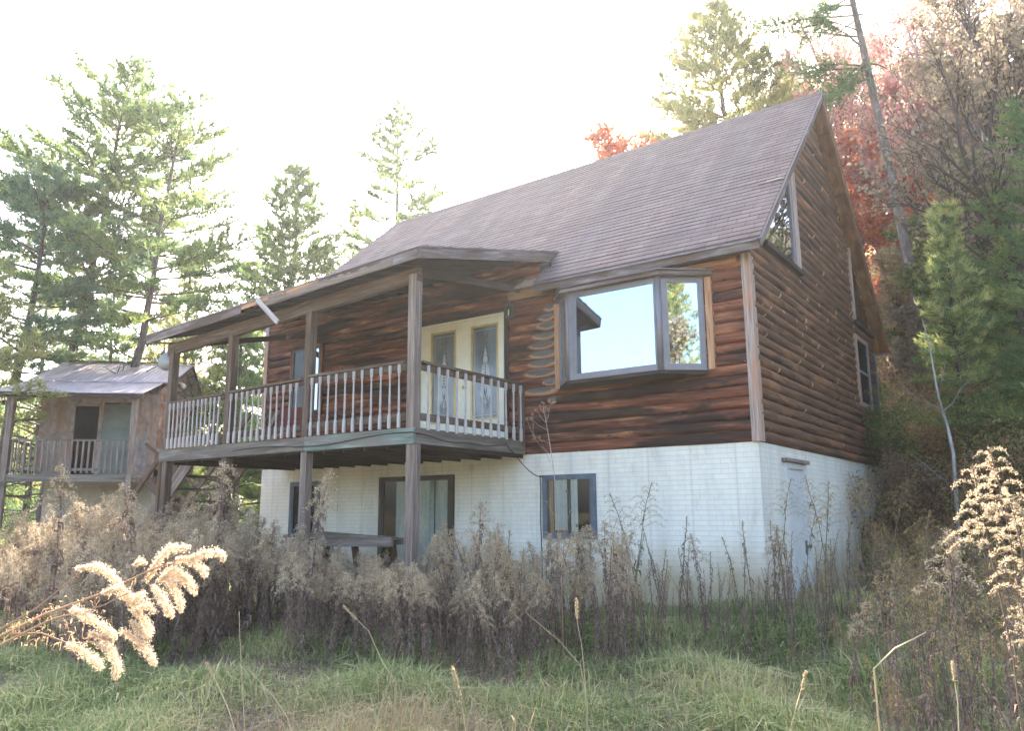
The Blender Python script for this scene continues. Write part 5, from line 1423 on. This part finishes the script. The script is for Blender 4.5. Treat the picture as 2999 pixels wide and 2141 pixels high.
# tall branching weed with round seed heads in front of the log wall
x, y = bear(1640, 7.6); g = float(hgt(x, y)); O = np.array([x, y, g])
r = empty('seedhead_weed', (x, y, g)); tag(r, 'tall thin bare weed with round seed heads rising across the log wall beside the deck', 'weed')
def W2(px, py, d=7.6): a, c = bear(px, d, py); return np.array([a, c, elev(px, py, d)])-O
T = MB(); T.tube([W2(1650, 1950), W2(1645, 1700), W2(1632, 1500), W2(1622, 1380), W2(1610, 1300), W2(1600, 1240), W2(1592, 1195)], [.007, .006, .005, .0045, .004, .003, .002], 5)
heads = []
for (a, c) in (((1600, 1240), (1570, 1200)), ((1600, 1240), (1612, 1185)), ((1592, 1210), (1580, 1188)), ((1603, 1260), (1555, 1228)), ((1592, 1210), (1590, 1180)), ((1612, 1300), (1562, 1275)), ((1562, 1275), (1543, 1228)), ((1562, 1275), (1560, 1215)), ((1610, 1330), (1565, 1285)), ((1600, 1240), (1598, 1190)), ((1622, 1375), (1580, 1280)), ((1605, 1225), (1608, 1200)), ((1632, 1500), (1660, 1440)), ((1628, 1440), (1655, 1400)), ((1632, 1520), (1600, 1470)), ((1640, 1600), (1690, 1540)), ((1640, 1620), (1600, 1560)), ((1640, 1560), (1672, 1500))):
    T.tube([W2(*a), (W2(*a)+W2(*c))/2+np.array([0, 0, -.01]), W2(*c)], [.0022, .0016, .0011], 4); heads.append(W2(*c))
T.build('stem', M['corner_wood'], r)
for h in heads:
    B = MB()
    for k in range(3): B.lathe(h+np.random.default_rng(int(abs(h[0]*1e4))+k).normal(0, .005, 3), [(-.011, .002), (-.006, .010), (.002, .012), (.009, .006), (.012, .001)], 6)
    B.build('seed_head', M['seed'], r)

# mass of goldenrod too dense to count: left half of the yard
def merge(protos, X, Y, S, A, rg, tilt=.1):
    Ls = []; Ln = []; Fs = []; Fn = []; Ts = []
    for i in range(len(X)):
        T, L_, tn, F_, fn = protos[i % len(protos)].raw
        ca, sa = math.cos(A[i]), math.sin(A[i]); tx, ty = rg.normal(0, tilt, 2)
        Rm = np.array([[ca, -sa, tx], [sa, ca, ty], [0, 0, 1.0]])*S[i]; O = np.array([X[i], Y[i], float(hgt(X[i], Y[i]))-.03])
        j = rg.normal(0, .20); sel = rg.random(len(F_)) < .95
        Ls.append(L_@Rm.T+O); Ln.append(np.clip(tn+j, 0, 1)); Fs.append(F_[sel]@Rm.T+O); Fn.append(np.clip(fn[sel]+j, 0, 1))
        tv = np.array(T.v); k = np.array([f for f in T.f if len(f) == 4]); 
        q = tv[k][:: (1 if len(k) < 60 else 1)]
        Ts.append(np.concatenate([q[:, [0, 1, 2]], q[:, [0, 2, 3]]])@Rm.T+O)
    return Ls, Ln, Fs, Fn, Ts
rg = np.random.default_rng(8); X = []; Y = []; S = []
while len(X) < 700:
    px = rg.uniform(-260, 1560); dist = 5.4+(7.8 if px > 450 else 13.5)*rg.random()**1.2
    x, y = bear(px, dist)
    if y > -1.0 and x > -10.4: continue
    if x > -4.2 and y < -4.6: continue
    # front edge of the mass runs from lower left to the right
    fe = np.interp(px, [-260, 0, 200, 350, 520, 800, 1200, 1560], [14.0, 12.6, 10.2, 7.6, 6.2, 5.8, 5.9, 6.6])
    if dist < fe: continue
    if px > 1250 and rg.random() < .45: continue
    g = float(hgt(x, y)); lim = elev(px, np.interp(px, [0, 300, 520, 700, 900, 1100, 1300, 1560], [1400, 1370, 1400, 1420, 1560, 1620, 1640, 1660]), dist)-g
    h = rg.uniform(1.0, 2.1)
    fd = (dist-fe)/3.0
    if px < 900: h = min(h, rg.uniform(.65, 1.0)+.50*fd)
    elif rg.random() < .5: h = min(h, rg.uniform(.8, 1.2)+.35*fd)
    h = min(h, max(.7, lim*rg.uniform(.70, 1.0)))
    X.append(x); Y.append(y); S.append(h/1.45)
A = rg.uniform(0, 6.28, len(X))
Ls, Ln, Fs, Fn, Ts = merge(protoA, X, Y, S, A, rg, .13)
mass = soup('weed_thicket', np.concatenate(Ls), np.concatenate(Ln), M['weed_leaf'])
mass['kind'] = 'stuff'
o = soup('seed_plumes', np.concatenate(Fs), np.concatenate(Fn), M['plume'], mass)
ts = np.concatenate(Ts); o = soup('stems', ts, np.zeros(len(ts))+.4, M['weed_leaf'], mass)
# lower brown weeds right side and along the wall foot
X = []; Y = []; S = []
while len(X) < 640:
    px = rg.uniform(1150, 3080); dist = rg.uniform(4.6, 13.0)
    x, y = bear(px, dist)
    if x < .2 and y > -.25: continue
    near_wall = (x < .4 and y > -1.5) 
    right = px > 2520 and dist > 4.6
    if not (near_wall or right or rg.random() < .34): continue
    X.append(x); Y.append(y); S.append((rg.uniform(.35, .62) if near_wall else rg.uniform(.45, .95) if right else rg.uniform(.16, .36)))
A = rg.uniform(0, 6.28, len(X))
Ls, Ln, Fs, Fn, Ts = merge(protoB+protoC, X, Y, S, A, rg, .16)
low = soup('low_weeds', np.concatenate(Ls), np.clip(np.concatenate(Ln)+.05, 0, 1), M['weed_leaf']); low['kind'] = 'stuff'
o = soup('seed_tops', np.concatenate(Fs), np.concatenate(Fn), M['plume_gold'], low)
ts = np.concatenate(Ts); soup('stems', ts, np.zeros(len(ts))+.3, M['weed_leaf'], low)

# ---------------------------------------------------------------- grass
def blades(rg, X, Y, Hh, w, tone, lean=.6):
    n = len(X); Z = hgt(X, Y)-.02; a = rg.uniform(0, 6.283, n); l = lean*rg.uniform(.2, 1.4, n)
    d = np.stack([np.cos(a)*l, np.sin(a)*l, np.ones(n)], 1); b0 = np.stack([X, Y, Z], 1)
    m1 = b0+d*np.array([.35, .35, .62])*Hh[:, None]; tp = b0+np.stack([d[:, 0]*1.1, d[:, 1]*1.1, np.maximum(.25, 1-.45*l)], 1)*Hh[:, None]
    s = np.stack([-np.sin(a), np.cos(a), np.zeros(n)], 1)*w[:, None]+rg.normal(0, .15, (n, 3))*w[:, None]
    t = np.concatenate([np.stack([b0-s, b0+s, m1+s*.8], 1), np.stack([b0-s, m1+s*.8, m1-s*.8], 1), np.stack([m1-s*.8, m1+s*.8, tp], 1)])
    return t, np.tile(tone, 3)
def pnoise(x, y, f, s=0):
    return (np.sin(x*f+s)*np.cos(y*f*1.3+s*2)+np.sin(x*f*2.1+y*f*1.7+s*3)*.6+np.sin(x*f*.6-y*f*2.3+s)*.5)/2.1
def grass_field(n, dlo, dhi, seed, wsc):
    rg = np.random.default_rng(seed); px = rg.uniform(-700, 4300, n*2); u = rg.random(n*2)
    dist = np.sqrt(dlo**2+(dhi**2-dlo**2)*u)
    f = np.array([bear(p, 1.0) for p in np.linspace(-700, 4300, 250)])-CAM[:2]
    fx = np.interp(px, np.linspace(-700, 4300, 250), f[:, 0]); fy = np.interp(px, np.linspace(-700, 4300, 250), f[:, 1])
    x = CAM[0]+fx*dist; y = CAM[1]+fy*dist
    keep = ~((x < .02) & (y > -.02) & (x > -10) & (y < 8.2)); x = x[keep][:n]; y = y[keep][:n]; dist = dist[keep][:n]; n = len(x)
    cl = pnoise(x, y, 1.7, 1); br = pnoise(x, y, 1.1, 4)
    hh = (.20+.13*cl)*rg.uniform(.4, 1.8, n)
    tone = np.clip(.36+.30*br+.15*pnoise(x, y, 4.1, 7)+rg.normal(0, .17, n), 0, 1)
    dry = rg.random(n) < (.14+.22*np.clip(br, 0, 1)); tone = np.where(dry, rg.uniform(.72, 1, n), tone)
    wd = rg.uniform(.0018, .0060, n)*wsc*np.clip(dist/5, .8, 3)
    return blades(rg, x, y, hh, wd, tone, .9)
t1, c1 = grass_field(115000, 2.6, 6.6, 71, 1.0)
t4, c4 = grass_field(80000, 5.4, 9.6, 74, 1.0)
t2, c2 = grass_field(110000, 7.4, 14.5, 72, 1.0)
t3, c3 = grass_field(40000, 14.5, 30, 73, 1.5)
o = soup('grass', np.concatenate([t1, t4, t2, t3]), np.concatenate([c1, c4, c2, c3]), M['grass']); o['kind'] = 'stuff'
# matted dead thatch lying in the grass
rg = np.random.default_rng(81); n = 46000
px = rg.uniform(-300, 3250, n); dist = rg.uniform(4.0, 11, n)
xy = np.array([bear(p, d) for p, d in zip(px, dist)]); k = (pnoise(xy[:, 0], xy[:, 1], 1.3, 9) > -.1) & ~((xy[:, 0] < .1) & (xy[:, 1] > -.1)); xy = xy[k]; n = len(xy)
tt, cc = blades(rg, xy[:, 0], xy[:, 1], rg.uniform(.12, .34, n), rg.uniform(.0015, .004, n)*1.2, rg.uniform(0, .75, n), 2.2)
o = soup('dead_thatch', tt, cc, M['weed_leaf']); o['kind'] = 'stuff'

# single tall dry grass stalks one can point at
def stalk(pts, dist, r0, label, head=None, seed=0):
    P = []; 
    for i, (px, py) in enumerate(pts): a, c = bear(px, dist+.03*i, py); P.append(np.array([a, c, elev(px, py, dist+.03*i)]))
    O = np.array([P[0][0], P[0][1], float(hgt(P[0][0], P[0][1]))]); P = [O-np.array([0, 0, .03])]+P; P = [p-O for p in P]
    r = empty('grass_stalk', tuple(O)); tag(r, label, 'grass stalk')
    T = MB(); T.tube(P, list(np.linspace(r0, r0*.45, len(P))), 5); T.build('stem', M['straw_stem'], r)
    if head:
        rg = np.random.default_rng(seed); n = 260; t = rg.random(n); d = P[-1]-P[-2]; base = P[-1]-unit(d)*head
        C = base+unit(d)*head*t[:, None]*1.05; dd = unit(np.tile(unit(d), (n, 1))+rg.normal(0, .35, (n, 3)))
        tr = tufts(rg, C, dd, head*.16, 1, head*.022, .3, 0)
        soup('seed_head', tr, rg.uniform(.4, 1, n), M['straw'], r)
M['straw_stem'] = wood('dry straw stalk', (.36,.26,.15), (.52,.40,.25), (.66,.56,.40))
stalk([(1372, 2200), (1355, 2080), (1340, 2010), (1330, 1968)], 4.2, .0035, 'pale dry grass stalk with a bright seed tip at the bottom centre', .16, 1)
stalk([(2560, 1960), (2620, 1900), (2680, 1870), (2712, 1853)], 3.8, .005, 'thick bent pale stalk with a cut bright end at the lower right', None, 2)
stalk([(2315, 2140), (2335, 2060), (2350, 2010), (2360, 1970)], 4.0, .003, 'short pale grass stalk at the bottom right of centre', .09, 3)
stalk([(560, 2200), (585, 2120), (615, 2020), (640, 1945)], 3.9, .0025, 'thin straw leaning right at the bottom left', None, 4)
stalk([(720, 2200), (712, 2050), (704, 1900), (700, 1790)], 4.2, .0025, 'long thin upright straw left of centre bottom', None, 5)
stalk([(700, 2180), (670, 2080), (630, 1990), (606, 1945)], 4.1, .004, 'crooked thick straw leaning left at the bottom left', .08, 6)
stalk([(870, 2190), (840, 2100), (800, 2040), (730, 1965)], 4.0, .003, 'bent straw lying back beside the long upright one', None, 7)
stalk([(1720, 2060), (1700, 1950), (1640, 1880), (1540, 1795)], 4.6, .002, 'long arching thin straw in front of the weeds at centre', None, 8)
stalk([(1715, 2020), (1705, 1900), (1690, 1820), (1688, 1760)], 4.6, .0022, 'slim upright straw with a pale tip at centre', .10, 9)
stalk([(2810, 2200), (2805, 2060), (2795, 1990), (2790, 1945)], 3.8, .003, 'short reddish straw at the lower right', .08, 10)
stalk([(1500, 2220), (1495, 2170), (1505, 2110), (1500, 2100)], 3.9, .003, 'small pale seed head cut by the bottom edge at centre', .05, 11)
stalk([(1160, 2000), (1120, 1940), (1080, 1850), (1010, 1780)], 4.8, .003, 'reddish dry straw leaning left in front of the weed thicket', .10, 12)
# fallen straw clump in front of the thicket
rg = np.random.default_rng(91); n = 1500; cx, cy = bear(1130, 4.9)
X = cx+rg.normal(0, .45, n); Y = cy+rg.normal(0, .4, n)
tt, cc = blades(rg, X, Y, rg.uniform(.25, .75, n), rg.uniform(.0012, .003, n), rg.uniform(0, .8, n), 1.2)
o = soup('straw_clump', tt, cc, M['straw']); tag(o, 'clump of fallen reddish tan straw in front of the weed thicket at bottom centre left', 'straw clump')

# ================================================================== LIGHT
SUN_AZ, SUN_EL = R_(-34), R_(35)     # azimuth clockwise from +Y
w = bpy.data.worlds.new('World'); SC.world = w; w.use_nodes = True
nt = w.node_tree; nt.nodes.clear()
sky = nt.nodes.new('ShaderNodeTexSky'); sky.sky_type = 'NISHITA'; sky.sun_disc = False
sky.sun_elevation = SUN_EL; sky.sun_rotation = SUN_AZ; sky.air_density = 1.0; sky.dust_density = 4.0; sky.ozone_density = 1.0
bg = nt.nodes.new('ShaderNodeBackground'); bg.inputs[1].default_value = .15
wo = nt.nodes.new('ShaderNodeOutputWorld'); nt.links.new(sky.outputs[0], bg.inputs[0]); nt.links.new(bg.outputs[0], wo.inputs[0])
sl = bpy.data.lights.new('sun', 'SUN'); sl.energy = 5.0; sl.angle = R_(.6); sl.color = (1, .90, .74)
so = bpy.data.objects.new('sun', sl); COL.objects.link(so)
sd_ = Vector((math.sin(SUN_AZ)*math.cos(SUN_EL), math.cos(SUN_AZ)*math.cos(SUN_EL), math.sin(SUN_EL)))
so.rotation_euler = sd_.to_track_quat('Z', 'Y').to_euler(); so.location = sd_*50
vs = SC.view_settings; vs.view_transform = 'Standard'; vs.look = 'None'; vs.gamma = 1; vs.exposure = 2.7; vs.use_curve_mapping = False
SC.cycles.max_bounces = 8; SC.cycles.transparent_max_bounces = 12; SC.cycles.diffuse_bounces = 4

# added volume imitates veiling lens flare round the whole place, below the sky
hb = MB(); hb.box(-130, 90, -60, 130, -6, 45)
m, nt, out = newmat('pale lens flare veil')
pv = N(nt, 'ShaderNodeVolumePrincipled'); pv.inputs['Color'].default_value = (.93, .95, 1, 1); pv.inputs['Density'].default_value = .0006; pv.inputs['Anisotropy'].default_value = .55
nt.links.new(pv.outputs[0], out.inputs['Volume'])
hz = hb.build('flare_veil', m, None); hz['kind'] = 'stuff'
